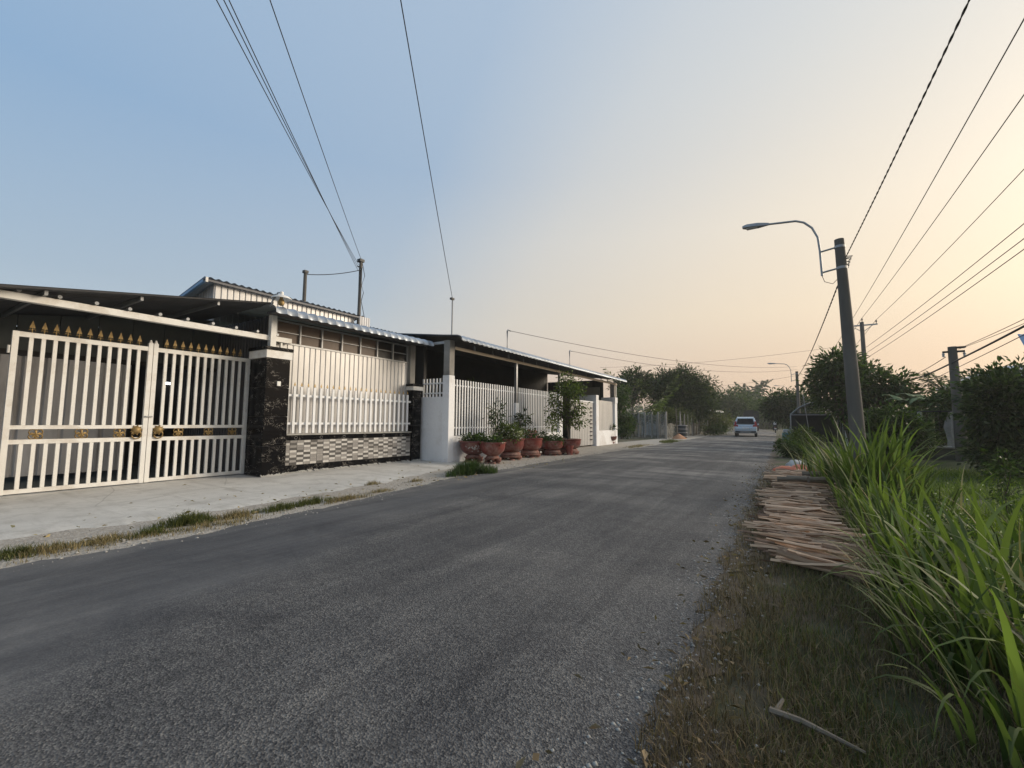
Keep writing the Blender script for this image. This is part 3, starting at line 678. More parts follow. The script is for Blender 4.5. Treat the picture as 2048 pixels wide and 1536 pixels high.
MB().bev(-8.72, XW, 17.302, 17.62, -.02, 2.42, .006).build('pier', M['white'], h2)
MB().bev(-9.55, XW, 21.62, 21.98, -.02, 2.62, .006).build('pier', M['white'], h2)
MB().bev(-9.25, XW, 24.52, 24.90, -.02, 2.30, .006).build('pier', M['white'], h2)
MB().bev(-9.27, XW+.02, 24.50, 24.92, 2.302, 2.64, .006).build('pier_cap', M['white'], h2)
MB().bev(-8.75, XW-.05, 24.56, 24.86, 2.642, 3.5, .01).build('concrete_column', M['concrete'], h2)
MB().bev(-8.70, XW-.02, 21.981, 24.519, -.02, .76, .006).build('front_wall', M['white'], h2)
b = MB(); sheet(b, [(XW-.12, .761), (XW-.12, 2.38)], 21.985, 24.515, 'y', .2, .012); b.build('sheet_panel', M['zinc'], h2)
# porch gate, half open: pale sheet leaf
pg = thing('porch_gate', 'pale corrugated sheet gate beside the white pier of the porch', 'gate', (XW-.1, 20.1, 0))
b = MB(); sheet(b, [(XW-.15, .06), (XW-.15, 2.2)], 18.75, 21.55, 'y', .2, .012); b.build('leaf', M['zinc'], pg)
MB().box(XW-.18, XW-.12, 18.7, 21.6, 2.205, 2.27).build('top_rail', M['picket'], pg)
for k in range(9): MB().box(XW-.13, XW-.10, 21.1, 21.35, .3+k*.2, .36+k*.2).build('latch', M['blackplast'], pg)
# front rail of the roof with small stubs
MB().bev(XW-.06, XW, 10.2, 24.95, 3.36, 3.455, .006).build('roof_beam', M['wood'], h2)
for k in range(14):
    y = 11.2+k*1.02; MB().box(XW-.05, XW-.01, y-.02, y+.02, 3.456, 3.60).build('roof_stub', M['steel'], h2)
cv = [(-7.93, 3.545), (-7.94, 3.60), (-7.99, 3.66), (-8.10, 3.70), (-8.6, 3.75), (-10.2, 3.95), (-13.3, 4.34)]
b = MB(); sheet(b, cv, 9.86, 25.2, 'y', .25, .022, 'tile'); b.build('porch_roof', M['roofsheet'], h2, True)
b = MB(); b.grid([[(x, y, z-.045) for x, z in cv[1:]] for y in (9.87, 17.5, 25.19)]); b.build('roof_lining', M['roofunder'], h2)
b = MB(); b.tube([(x, 9.85, z) for x, z in cv], .022, 6); b.build('roof_edge_trim', M['zincdark'], h2)
MB().box(-9.5, -8.5, 9.96, 10.0, 3.52, 3.60).build('side_beam', M['steelw'], h2)
MB().bev(-8.7, -8.5, 24.9, 25.0, 2.7, 3.4, .01).build('side_bracket', M['steel'], h2)
# porch interior
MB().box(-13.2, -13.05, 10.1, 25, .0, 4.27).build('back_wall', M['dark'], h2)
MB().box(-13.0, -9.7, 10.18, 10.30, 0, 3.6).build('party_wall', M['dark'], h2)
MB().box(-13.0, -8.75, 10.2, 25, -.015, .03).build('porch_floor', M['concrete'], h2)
MB().box(-13.04, -12.99, 12.0, 13.2, .04, 2.3).build('door', M['board'], h2)
MB().box(-13.04, -12.99, 14.2, 16.0, 1.1, 2.3).build('shuttered_window', M['greengrey'], h2)
MB().box(-13.0, -12.9, 19.2, 20.2, 2.2, 3.0).build('bright_window', M['housewall'], h2)
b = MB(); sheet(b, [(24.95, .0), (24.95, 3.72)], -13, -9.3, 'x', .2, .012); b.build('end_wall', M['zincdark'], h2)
MB().box(-11.0, -9.5, 24.86, 24.9, 2.35, 3.3).build('bright_panel', M['housewall'], h2)
MB().box(-12.2, -12.05, 18.3, 19.9, .04, 2.9).build('dark_panel', M['greengrey'], h2)
cab = thing('cabinet', 'dark cabinet standing inside the porch behind the picket fence', 'cabinet', (-12.4, 17.2, .03))
MB().bev(-12.9, -12.0, 16.6, 17.9, .05, 1.9, .01).build('body', M['board'], cab)
for y in (16.62, 17.27): MB().box(-11.995, -11.975, y, y+.61, .1, 1.86).build('door', M['board'], cab)

# ------------------------------------------------------------------ foliage helpers
def leaf_mesh(name, C_, D, L, Wd, m, rng, bend=.25):
    """one folded leaf (two quads meeting at the midrib would be 4 tris; here 2 tris bent at the rib)"""
    n = len(C_); D = D/(np.linalg.norm(D, axis=1, keepdims=True)+1e-9)
    up = np.tile(np.array([0, 0, 1.0]), (n, 1))+rng.normal(0, .7, (n, 3)); sd_ = np.cross(D, up); sd_ /= np.linalg.norm(sd_, axis=1, keepdims=True)+1e-9
    nn = np.cross(sd_, D); L = np.asarray(L).reshape(-1, 1); Wd = np.asarray(Wd).reshape(-1, 1)
    a = C_; b_ = C_+D*L*.5+sd_*Wd*.5+nn*L*bend*.3; c = C_+D*L-nn*L*bend*.3; d = C_+D*L*.5-sd_*Wd*.5+nn*L*bend*.3
    V = np.stack([a, b_, c, d], 1).reshape(-1, 3); i = np.arange(n)*4
    Fq = np.stack([np.stack([i, i+1, i+2], -1), np.stack([i, i+2, i+3], -1)], 1).reshape(-1, 3)
    return raw_mesh(name, V, Fq, m, np.repeat(rng.random(n), 2))
def crown_points(blobs, clump, per, rng, spread):
    P, D = [], []
    for (cx, cy, cz, rx, ry, rz_, n) in blobs:
        u = rng.normal(size=(n, 3)); u /= np.linalg.norm(u, axis=1, keepdims=True)
        n0 = n; rad = rng.random(n)**.33*(.80+.34*rng.random(n)); rad[rng.random(n) < .12] *= 1.25
        cc = np.array([cx, cy, cz])+u*rad[:, None]*np.array([rx, ry, rz_])
        off = rng.normal(size=(n, per, 3))*spread
        ns_ = max(1, n//9); us = rng.normal(size=(ns_, 3)); us[:, 2] = np.abs(us[:, 2])*.8-.1; us /= np.linalg.norm(us, axis=1, keepdims=True)
        tt_ = np.linspace(.75, 1.55, 5); sc_ = np.array([cx, cy, cz])+us[:, None]*tt_[None, :, None]*np.array([rx, ry, rz_])*(.8+.4*rng.random((ns_, 1, 1))); sc_[..., 2] -= (tt_-.75)**2*.35*rz_
        so_ = rng.normal(size=(ns_*5, max(3, per//4), 3))*spread*.5; P.append((sc_.reshape(-1, 1, 3)+so_).reshape(-1, 3)); D.append((so_+np.repeat(us, 5, 0)[:, None]*spread).reshape(-1, 3))
        P.append((cc[:, None]+off).reshape(-1, 3))
        dd = off*1.0+u[:, None]*spread*.9+rng.normal(size=(n, per, 3))*spread*.5; dd[..., 2] -= spread*.5
        D.append(dd.reshape(-1, 3))
    return np.concatenate(P), np.concatenate(D)
def tree(name, label, cat, base, blobs, mat_, leaf=.16, wid=.07, per=24, spread=.22, trunk=.12, seed=1, bark='bark', group=None, limbs=True):
    rng = np.random.default_rng(seed); base = np.array(base, float); t = thing(name, label, cat, base, group)
    P, D = crown_points(blobs, 0, per, rng, spread); n = len(P)
    me = leaf_mesh('crown', P-base, D, leaf*(.6+.8*rng.random(n)), wid*(.7+.6*rng.random(n)), mat_, rng)
    place('crown', me, base, t)
    tr = MB(); b0 = np.array(blobs[0][:3])
    mid = base*.55+b0*.45; mid[2] = base[2]+(min(bb[2]-bb[5]*.5 for bb in blobs)-base[2])*.9+.1
    tr.tube([base+np.array([0, 0, -.05]), base*.9+mid*.1+np.array([0, 0, .1]), (base+mid)/2+np.array([.04*trunk*5, 0, 0]), mid], [trunk*1.35, trunk, trunk*.85, trunk*.7], 9)
    if limbs:
        for (cx, cy, cz, rx, ry, rz_, k) in blobs:
            for q_ in range(3):
                tgt = np.array([cx, cy, cz])+rng.normal(size=3)*np.array([rx, ry, rz_])*.45
                m1 = mid*.5+tgt*.5+rng.normal(size=3)*.12
                tr.tube([mid, m1, tgt], [trunk*.5, trunk*.3, trunk*.1], 6)
    tr.build('trunk', M[bark], t, True); return t
def frond(length, droop, nl, lw, rng, rise=.6, up=0.0):
    """pinnate palm frond along +x: returns rachis MB and leaflet arrays"""
    pts = []
    for i in range(9):
        s = i/8; pts.append(np.array([length*(s-.12*s*s*droop), 0, length*(rise*s-droop*s*s*.75)+up]))
    P, D, Ls = [], [], []
    for i in range(nl):
        s = .18+.82*i/(nl-1); k = min(7, int(s*8)); f_ = s*8-k; p = pts[k]*(1-f_)+pts[k+1]*f_; tg = pts[k+1]-pts[k]; tg /= np.linalg.norm(tg)
        for sg in (-1, 1):
            d = tg*.75+np.array([0, sg, 0])*.8+np.array([0, 0, -.35-.5*rng.random()]); P.append(p); D.append(d+rng.normal(size=3)*.12); Ls.append(length*.26*math.sin(math.pi*(.12+.8*s))+.05)
    return pts, np.array(P), np.array(D), np.array(Ls)
def palm(name, label, base, height, nf, length, mat_, seed, trunk=.12, droop=.9, group=None, sep=True, bark='palebark', rise=.7, nl=26, lw=.05, lean=(0, 0)):
    rng = np.random.default_rng(seed); base = np.array(base, float); t = thing(name, label, 'palm tree', base, group)
    top = base+np.array([lean[0], lean[1], height])
    MB().tube([base+np.array([0, 0, -.05]), base*.5+top*.5+np.array([.05, 0, 0]), top], [trunk*1.3, trunk, trunk*.8], 10).build('trunk', M[bark], t, True)
    for i in range(nf):
        a = 2*math.pi*i/nf+rng.random()*.5; ri = rise*(.35+1.1*rng.random()); pts, P, D, Ls = frond(length*(.8+.4*rng.random()), droop*(.6+.7*rng.random()), nl, lw, rng, ri)
        ca, sa = math.cos(a), math.sin(a); R_ = np.array([[ca, -sa, 0], [sa, ca, 0], [0, 0, 1]])
        P, D = P@R_.T, D@R_.T; n = len(P)
        me = leaf_mesh('frond', P, D, Ls, np.full(n, lw), mat_, rng, .1)
        rb = MB(); rb.tube([R_@p for p in pts], [.03, .027, .024, .02, .016, .013, .01, .007, .004], 5)
        fo = place('frond', me, top, t); rb.v = [tuple(np.array(v)+top) for v in rb.v]; rb.build('rachis', M['leafolive'], fo)
    return t
def blades(name, P, D, L, Wd, arch, m, rng, seg=5):
    """grass blades: strips bending over; P bases, D lean direction (xy), L length, arch 0..1"""
    n = len(P); D = D/(np.linalg.norm(D, axis=1, keepdims=True)+1e-9); sd_ = np.stack([-D[:, 1], D[:, 0], np.zeros(n)], -1)
    rows = []; pos = P.copy(); ang = np.full(n, 0.0); a0 = .12+.25*rng.random(n)
    for k in range(seg+1):
        s = k/seg; w = Wd*np.minimum(1, (1-s)**.75*1.15)*(0.55+.45*min(1, s*4)) if k < seg else Wd*.03
        rows.append(np.stack([pos-sd_*w[:, None]*.5, pos+sd_*w[:, None]*.5], 1))
        th = a0+arch*(s**1.6)*2.1
        st = L/seg; pos = pos+np.concatenate([D[:, :2]*np.sin(th)[:, None], np.cos(th)[:, None]], 1)*st[:, None]
    V = np.stack(rows, 1).reshape(-1, 3); per = (seg+1)*2; base = np.arange(n)*per
    Fq = np.stack([np.stack([base+2*k, base+2*k+1, base+2*k+3, base+2*k+2], -1) for k in range(seg)], 1).reshape(-1, 4)
    return raw_mesh(name, V, Fq, m, np.repeat(rng.random(n), seg))
def rdir(n, rng): a = rng.random(n)*2*math.pi; return np.stack([np.cos(a), np.sin(a), np.zeros(n)], -1)

# ------------------------------------------------------------------ terracotta pots and their plants
def pot(label, x, y, R, h, style, z=0.0):
    p = thing('bonsai_pot', label, 'flower pot', (x, y, z), 'terracotta bonsai pots along the white wall')
    hb = h*.36
    if style == 'bowl': prof = [(.40*R, hb), (.46*R, hb+.02*h), (.70*R, .47*h), (.86*R, .60*h), (.93*R, .76*h), (.94*R, .90*h), (.95*R, .93*h), (1.0*R, .945*h), (1.02*R, .97*h), (1.0*R, h), (.92*R, h), (.86*R, .93*h), (.4*R, .9*h)]
    else: prof = [(.55*R, hb), (.74*R, .42*h), (.87*R, .53*h), (.93*R, .68*h), (.94*R, .90*h), (.99*R, .93*h), (1.0*R, .985*h), (.97*R, h), (.88*R, h), (.84*R, .93*h), (.4*R, .9*h)]
    bowl = MB().lathe(prof, 32, (x, y, z)).build('bowl', M['terra'], p, True)
    MB().lathe([(R*.84, 0), (R*.8, .012), (R*.5, .03), (.01, .035)], 20, (x, y, z+.925*h)).build('soil', M['soil'], p, True)
    st = MB()
    if style == 'bowl':
        st.lathe([(.44*R, .60*hb), (.50*R, .62*hb), (.52*R, .75*hb), (.47*R, .9*hb), (.40*R, hb-.002)], 24, (x, y, z))
        leg_r, lz = .42*R, .66*hb
    else:
        st.lathe([(.62*R, .28*hb), (.72*R, .32*hb), (.74*R, .5*hb), (.68*R, .58*hb), (.74*R, .66*hb), (.70*R, .85*hb), (.60*R, hb-.002)], 28, (x, y, z)); leg_r, lz = .58*R, .36*hb
    st.build('stand', M['terrabase'], p, True)
    for k in range(5):
        a = 2*math.pi*k/5+.4; cx_, cy_ = x+leg_r*math.cos(a), y+leg_r*math.sin(a); s_ = .10*R/.4
        MB().tube([(cx_, cy_, z-.005), (cx_+.02*math.cos(a), cy_+.02*math.sin(a), z+lz*.3), (cx_, cy_, z+lz)], [s_*.95, s_*.7, s_*1.05], 8).build('foot', M['terrabase'], p, True)
    if style == 'bowl' and 'floral' in label:
        rng = np.random.default_rng(3)
        fl = MB()
        for k in range(26):                               # chalky flower spray on the side that faces the road
            a = -.75+rng.normal()*.28; zz = .70*h+rng.normal()*.07*h; rr = R*np.interp(zz/h, [.47, .6, .76, .9], [.71, .87, .94, .95])
            c = np.array([x+rr*math.cos(a), y+rr*math.sin(a), z+zz]); o_ = np.array([math.cos(a), math.sin(a), 0]); tv = np.array([-o_[1], o_[0], 0]); sz = .012+.014*rng.random()
            fl.quadbox([c+tv*sz*math.cos(j*1.26)+np.array([0, 0, 1])*sz*math.sin(j*1.26)-o_*.004 for j in range(5)]+[c+tv*sz*.8*math.cos(j*1.26)+np.array([0, 0, 1])*sz*.8*math.sin(j*1.26)+o_*.004 for j in range(5)], 5)
        fl.build('flower_relief', M['cap'], bowl)
    return p
def shrub(name, label, base, blobs, m, leaf, wid, per, spread, stems, seed, extra=None, cat='plant', bark='bark', r0=.012):
    rng = np.random.default_rng(seed); base = np.array(base, float); t = thing(name, label, cat, base)
    P, D = crown_points(blobs, 0, per, rng, spread); n = len(P)
    place('foliage', leaf_mesh('foliage', P-base, D, leaf*(.6+.8*rng.random(n)), wid*(.7+.6*rng.random(n)), m, rng), base, t)
    st = MB()
    for k in range(stems):
        bb = blobs[k % len(blobs)]; tgt = np.array(bb[:3])+rng.normal(size=3)*np.array(bb[3:6])*.5
        st.tube([base+rng.normal(size=3)*np.array([.03, .03, 0]), base*.5+tgt*.5+rng.normal(size=3)*.03, tgt], [r0, r0*.75, r0*.35], 6)
    st.build('stem', M[bark], t, True)
    if extra:
        m2, n2, L2 = extra; P2, D2 = crown_points([(bb[0], bb[1], bb[2]+bb[5]*.3, bb[3]*1.08, bb[4]*1.08, bb[5]*1.1, max(2, n2//len(blobs)//5)) for bb in blobs], 0, 5, rng, .03)
        place('flowers', leaf_mesh('flowers', P2-base, D2, np.full(len(P2), L2), np.full(len(P2), L2*.8), m2, rng), base, t)
    return t
PT = [('bowl', 'leftmost red bonsai pot with pale floral relief on its side', 945, 926, .41, .66),
      ('bowl', 'second red bonsai pot from the white corner, plain and narrow footed', 984, 928, .37, .64),
      ('urn', 'large round bonsai pot holding the white flowering shrub', 1021, 920, .43, .70),
      ('urn', 'bonsai pot on a ringed base right of the white flowering shrub', 1061, 915, .42, .68),
      ('bowl', 'narrow footed bonsai pot half hidden behind the ringed one', 1085, 909, .34, .62),
      ('urn', 'dark mossy bonsai pot in the middle of the row', 1107, 911, .38, .55),
      ('urn', 'ringed bonsai pot carrying the tall bushy potted tree', 1139, 909, .47, .60),
      ('bowl', 'single bonsai pot with a thin sapling before the far white pier', 1222, 888, .40, .45)]
PP = []
for st_, lb, u, v, R, hh in PT:
    c = gp(u, v); x, y = c[0]-.18, c[1]+.28; R *= 1.07; hh *= .95; PP.append((x, y, hh, R)); pot(lb, x, y, R, hh, st_, -.004)
sp_ = MB(); x, y = PP[5][0]+.45, PP[5][1]+.5
small = thing('flower_pot', 'small plain red pot between mossy pot and ringed pot', 'flower pot', (x, y, 0))
MB().lathe([(.10, -.01), (.15, .30), (.17, .305), (.17, .34), (.14, .34), (.13, .3), (.02, .29)], 18, (x, y, 0)).build('body', M['terra'], small, True)
def topof(i, f=.93): return np.array([PP[i][0], PP[i][1], PP[i][2]*f])
b0 = topof(0); shrub('ground_cover', 'low green creeper filling the leftmost floral pot', b0, [(b0[0], b0[1], b0[2]+.09, .30, .30, .07, 60)], M['leafgreen'], .07, .05, 12, .06, 8, 11, r0=.005)
b0 = topof(1); shrub('ground_cover', 'low green creeper filling the second pot from the corner', b0, [(b0[0], b0[1], b0[2]+.08, .27, .27, .06, 50)], M['leafgreen'], .07, .05, 12, .06, 8, 12, r0=.005)
b0 = topof(2); shrub('flowering_shrub', 'bushy potted shrub with white blossoms above the large round pot', b0, [(b0[0], b0[1], b0[2]+.27, .36, .36, .2, 70), (b0[0]+.3, b0[1]-.2, b0[2]+.16, .2, .2, .1, 20), (b0[0]-.25, b0[1]-.25, b0[2]+.25, .2, .2, .15, 20)], M['leafpot'], .085, .035, 14, .07, 14, 13, (M['flower'], 200, .06), r0=.014, bark='palebark')
b0 = topof(3); shrub('flowering_shrub', 'small pink flowering shrub in the pot on a ringed base', b0, [(b0[0], b0[1], b0[2]+.16, .26, .26, .12, 40)], M['leafgreen'], .07, .035, 12, .06, 8, 14, (M['pink'], 110, .05), r0=.010)
b0 = topof(4); shrub('ground_cover', 'leafy creeper in the half hidden narrow footed pot', b0, [(b0[0], b0[1], b0[2]+.12, .2, .2, .1, 30)], M['leafgreen'], .07, .04, 12, .06, 6, 15, r0=.005)
b0 = topof(5); shrub('ground_cover', 'dark green creeper spilling over the mossy pot', b0, [(b0[0], b0[1], b0[2]+.06, .36, .36, .08, 70)], M['leafgreen'], .07, .045, 12, .06, 8, 16, r0=.005)
b0 = np.array([PP[1][0]-.55, PP[1][1]+1.0, .0]); shrub('slender_shrub', 'thin dark twiggy shrub rising between pots and pickets', b0, [(b0[0], b0[1], 1.45, .16, .16, .30, 26), (b0[0], b0[1], 1.0, .12, .12, .25, 10)], M['leafdark'], .14, .03, 8, .10, 6, 17, r0=.012)
b0 = np.array([PP[3][0]-.5, PP[3][1]+.3, 0.0]); shrub('slender_shrub', 'small drooping leaf shrub in front of the white porch pier', b0, [(b0[0], b0[1], 1.25, .16, .16, .16, 14)], M['leafdark'], .2, .05, 8, .08, 4, 18, r0=.014)
b0 = topof(7); shrub('sapling', 'thin sapling with few leaves in the far single pot', b0, [(b0[0], b0[1], b0[2]+.5, .2, .2, .1, 7)], M['leafdark'], .22, .06, 5, .08, 3, 19, r0=.012)
# tall bushy potted tree
b0 = topof(6); q = lambda u, v, yy: aty(u, v, yy); yy = b0[1]
bl = []
for u, v, r_, n_ in ((1130, 775, .30, 26), (1148, 788, .28, 26), (1116, 798, .26, 22), (1152, 815, .28, 26), (1125, 820, .30, 26), (1108, 845, .22, 14), (1155, 842, .24, 18), (1132, 757, .16, 12), (1138, 842, .2, 10), (1102, 825, .14, 8), (1160, 770, .14, 6)):
    c = q(u, v, yy+random.uniform(-.3, .3)); bl.append((c[0], c[1], c[2], r_, r_, r_*.8, n_))
tt = tree('potted_tree', 'tall bushy potted tree with yellowish leaves before the picket fence', 'tree', b0, bl, M['leafpot'], .11, .055, 12, .10, .045, 21)

# ------------------------------------------------------------------ roadside grass (left)
def patch(name, label, cx, cy, rx, ry, n, L, m, seed, arch=.5, w=.006, zf=None, seg=3, rot=0, kind='stuff'):
    rng = np.random.default_rng(seed); a = rng.random(n)*2*math.pi; r_ = np.sqrt(rng.random(n))*(.75+.35*np.sin(a*3+seed)+.15*np.sin(a*7))
    px_, py_ = rx*r_*np.cos(a), ry*r_*np.sin(a); x = cx+px_*math.cos(rot)-py_*math.sin(rot); y = cy+px_*math.sin(rot)+py_*math.cos(rot)
    z = np.full(n, -.012) if zf is None else zf(x, y)
    LL = L*(.4+.9*rng.random(n))*(1.15-.6*np.clip(r_, 0, 1))
    me = blades(name, np.stack([x, y, z], -1)-np.array([cx, cy, 0]), rdir(n, rng), LL, np.full(n, w)*(.7+.6*rng.random(n)), arch*(.5+rng.random(n)), m, rng, seg)
    o = place(name, me, (cx, cy, 0)); 
    stuff(o, label, 'grass'); return o
patch('grass_tuft', 'thick green grass tuft at the foot of the white corner', *gp(942, 946)[:2], .55, .75, 2600, .34, M['leafgreen'], 31, .9, .011)
for k, (u, v, rx, ry, n, m, L) in enumerate([(30, 1110, .18, .42, 900, 'roadgrass', .10), (100, 1100, .12, .35, 500, 'straw', .09), (215, 1080, .12, .35, 500, 'straw', .09), (300, 1068, .12, .28, 450, 'roadgrass', .09), (375, 1047, .2, .36, 1300, 'roadgrass', .16), (470, 1034, .14, .35, 700, 'straw', .11),
                                             (560, 1018, .14, .45, 900, 'roadgrass', .11), (625, 1006, .13, .4, 700, 'roadgrass', .12), (690, 999, .12, .5, 700, 'straw', .10), (745, 968, .10, .2, 250, 'straw', .10), (760, 983, .1, .4, 300, 'straw', .08), (830, 962, .1, .3, 220, 'straw', .08), (420, 1052, .2, .9, 700, 'straw', .08), (180, 1092, .2, .8, 600, 'straw', .08), (1275, 893, .35, 2.5, 900, 'straw', .14), (1340, 884, .6, 2.5, 2500, 'roadgrass', .22)]):
    patch('roadside_grass', 'short %s grass patch %s' % ('dry' if m == 'straw' else 'greenish', ('at the picture edge', 'beside the edge tuft', 'before the gate, straw coloured', 'before the gate, thin', 'before the gate, thickest', 'right of the thickest tuft, straw coloured', 'before the black pillar', 'before the tiled wall', 'fading out before the tiled wall', 'lone by the tiled wall', 'lone on the gravel', 'lone near the white corner', 'scattered under the thick tuft', 'scattered along the slab edge', 'before the far white pier', 'beside the orange sand pile')[k]), *gp(u, v)[:2], rx, ry, n, L, M[m], 40+k, .7, .006)

# pebbles and fallen leaves along both road edges
def pebbles(name, label, fn, n, size, m, seed):
    rng = np.random.default_rng(seed); x, y = fn(n, rng); n = len(x); s_ = size*(.4+1.2*rng.random(n)**2)
    o_ = np.array([[1, 0, 0], [0, 1, 0], [-1, 0, 0], [0, -1, 0], [0, 0, .7], [0, 0, -.5]]); V = np.stack([x, y, np.zeros(n)], -1)[:, None]+o_[None]*s_[:, None, None]*(.7+.6*rng.random((n, 6, 1)))
    tri = np.array([[0, 1, 4], [1, 2, 4], [2, 3, 4], [3, 0, 4], [1, 0, 5], [2, 1, 5], [3, 2, 5], [0, 3, 5]]); Fq = (np.arange(n)[:, None, None]*6+tri[None]).reshape(-1, 3)
    return stuff(place(name, raw_mesh(name, V.reshape(-1, 3), Fq, m), (0, 0, 0)), label, 'gravel')
def left_edge(n, rng):
    y = -1+rng.random(n)*22; l = np.interp(y, [a for a, b_ in ROADL], [b_ for a, b_ in ROADL]); return l-.15+rng.normal(0, .28, n), y
def right_edge(n, rng):
    y = 1.2+rng.random(n)**1.5*14; l = np.interp(y, [a for a, b_ in ROADR], [b_ for a, b_ in ROADR]); return l+rng.normal(0, .16, n), y
pebbles('gravel', 'scattered pale pebbles along the left road edge', left_edge, 2600, .012, M['cap'], 58)
pebbles('gravel', 'scattered grit along the right road edge', right_edge, 1800, .009, M['cap'], 59)
def litter(name, label, fn, n, seed, m, L):
    rng = np.random.default_rng(seed); x, y = fn(n, rng); D = rng.normal(size=(n, 3)); D[:, 2] *= .15
    return stuff(place(name, leaf_mesh(name, np.stack([x, y, np.full(n, .035)], -1), D, L*(.5+rng.random(n)), L*.4*(.5+rng.random(n)), m, rng), (0, 0, 0)), label, 'leaves')
litter('leaf_litter', 'dry fallen leaves scattered on the slab and left shoulder', lambda n, rng: (-5.6-np.abs(rng.normal(0, 1.3, n)), -1+rng.random(n)*14), 260, 57, M['straw'], .06)
litter('leaf_litter', 'dry twigs and leaves at the right road edge', right_edge, 420, 56, M['dry'], .05)

# ------------------------------------------------------------------ right verge: dry grass, lawn, tall grass
ghv = lambda x, y: gh(x, y)
def field(name, label, poly_fn, n, L, m, seed, arch, w, seg=2, lean=None):
    rng = np.random.default_rng(seed); x, y = poly_fn(n, rng); n = len(x)
    me = blades(name, np.stack([x, y, gh(x, y)-.005], -1), rdir(n, rng) if lean is None else lean(n, rng), L*(.35+1.0*rng.random(n)), np.full(n, w)*(.6+.8*rng.random(n)), arch*(.4+1.1*rng.random(n)), m, rng, seg)
    return stuff(place(name, me, (0, 0, 0)), label, 'grass')
def verge_pts(n, rng):
    y = 1.3+rng.random(n)**2.0*11; r_ = np.interp(y, [a for a, b_ in ROADR], [b_ for a, b_ in ROADR]); x = r_-.05+rng.random(n)**1.1*(1.25+.1*y)
    clump = np.sin(x*9+y*3)+np.sin(y*7.3-x*4)+rng.normal(0, .8, n); k = (clump > -1.6)&((x-r_) > .16*rng.random(n)**2-.05+.05*np.sin(y*5+1)+.03*np.sin(y*13)); return x[k], y[k]
field('dry_grass', 'dry brownish grass verge along the right road edge', verge_pts, 70000, .085, M['dry'], 60, 1.0, .0045)
def verge2(n, rng):
    x, y = verge_pts(n, rng); k = (x > -.25+.3*rng.random(len(x))); return x[k], y[k]
field('verge_grass', 'dull green grass among the dry verge blades', verge2, 26000, .09, M['roadgrass'], 61, .9, .005)
def lawn_pts(n, rng):
    y = 1.8+rng.random(n)**1.3*17.7; x = .95+rng.random(n)*(1.3+.42*y); k = rng.random(n) < np.clip(.55+.5*np.sin(x*1.7+y*1.1)+.4*np.sin(x*4.1-y*2.2), .25, 1); return x[k], y[k]
field('lawn', 'bright green grass on the low plot right of the road', lawn_pts, 105000, .19, M['lawn'], 62, .9, .012, 3)
def weeds_pts(n, rng):
    y = 2.0+rng.random(n)*9; x = .45+.06*y+rng.normal(0, .35, n); return x, y
def broad(name, label, fn, n, seed, m, leaf, wid, h):
    rng = np.random.default_rng(seed); x, y = fn(n, rng); P = np.stack([x, y, gh(x, y)+rng.random(n)*h], -1)
    D = rng.normal(size=(n, 3)); D[:, 2] = np.abs(D[:, 2])*.3
    return stuff(place(name, leaf_mesh(name, P, D, leaf*(.5+rng.random(n)), wid*(.5+rng.random(n)), m, rng), (0, 0, 0)), label, 'weeds')
broad('weeds', 'low broad leaved weeds under the tall grass', lambda n, rng: (lambda y: (.55+.09*y+np.abs(rng.normal(0, .3, n)), y))(2.4+rng.random(n)*8), 6000, 63, M['leafgreen'], .042, .026, .22)
# small white blossoms dotted through the lawn
rngf = np.random.default_rng(64); nf_ = 130; yf = 3+rngf.random(nf_)*12; xf = .8+rngf.random(nf_)*(1+.35*yf)
stuff(place('meadow_blossoms', leaf_mesh('meadow_blossoms', np.stack([xf, yf, gh(xf, yf)+.1+.2*rngf.random(nf_)], -1), rngf.normal(size=(nf_, 3)), np.full(nf_, .035), np.full(nf_, .03), M['flower'], rngf), (0, 0, 0)), 'tiny white blossoms scattered over the right plot', 'flowers')
def clumpgrass(name, label, cx, cy, r_, n, L, w, seed, lean=(0, 0), arch=.55, stems=0):
    rng = np.random.default_rng(seed); z = float(gh(np.array(cx), np.array(cy))); t = thing(name, label, 'tall grass', (cx, cy, z), 'tall elephant grass clumps on the right verge')
    nn = int(n*.6); w = w*1.5; rr = np.sqrt(rng.random(nn))*r_; a = rng.random(nn)*2*math.pi; P = np.stack([rr*np.cos(a), rr*np.sin(a), np.full(nn, -.02)], -1)
    D = np.stack([np.cos(a)+lean[0]+rng.normal(0, .9, nn), np.sin(a)+lean[1]+rng.normal(0, .9, nn), np.zeros(nn)], -1)
    LL = L*(.45+.65*rng.random(nn)); me = blades('blades', P, D, LL, w*(.55+.8*rng.random(nn)), arch*(.15+1.4*rng.random(nn)**1.4), M['tall'], rng, 8)
    place('blades', me, (cx, cy, z), t)
    nd = max(4, int(n*.10)); rr = np.sqrt(rng.random(nd))*r_*1.1; a = rng.random(nd)*2*math.pi
    place('dry_blades', blades('dry_blades', np.stack([rr*np.cos(a), rr*np.sin(a), np.full(nd, -.02)], -1), np.stack([np.cos(a)+lean[0]+rng.normal(0, 1, nd), np.sin(a)+lean[1]+rng.normal(0, 1, nd), np.zeros(nd)], -1), L*(.35+.55*rng.random(nd)), w*.6*(.5+.6*rng.random(nd)), .7*(.3+1.2*rng.random(nd)), M['straw'], rng, 7), (cx, cy, z), t)
    st = MB()
    for k in range(max(4, n//14)):
        a = rng.random()*2*math.pi; rr = r_*.7*rng.random(); x, y = cx+rr*math.cos(a), cy+rr*math.sin(a)
        st.tube([(x, y, z-.02), (x+.05*math.cos(a), y+.05*math.sin(a), z+L*.22), (x+.16*math.cos(a), y+.16*math.sin(a), z+L*.42)], [.010, .008, .004], 5)
    st.build('stalks', M['leafyel'], t); return t
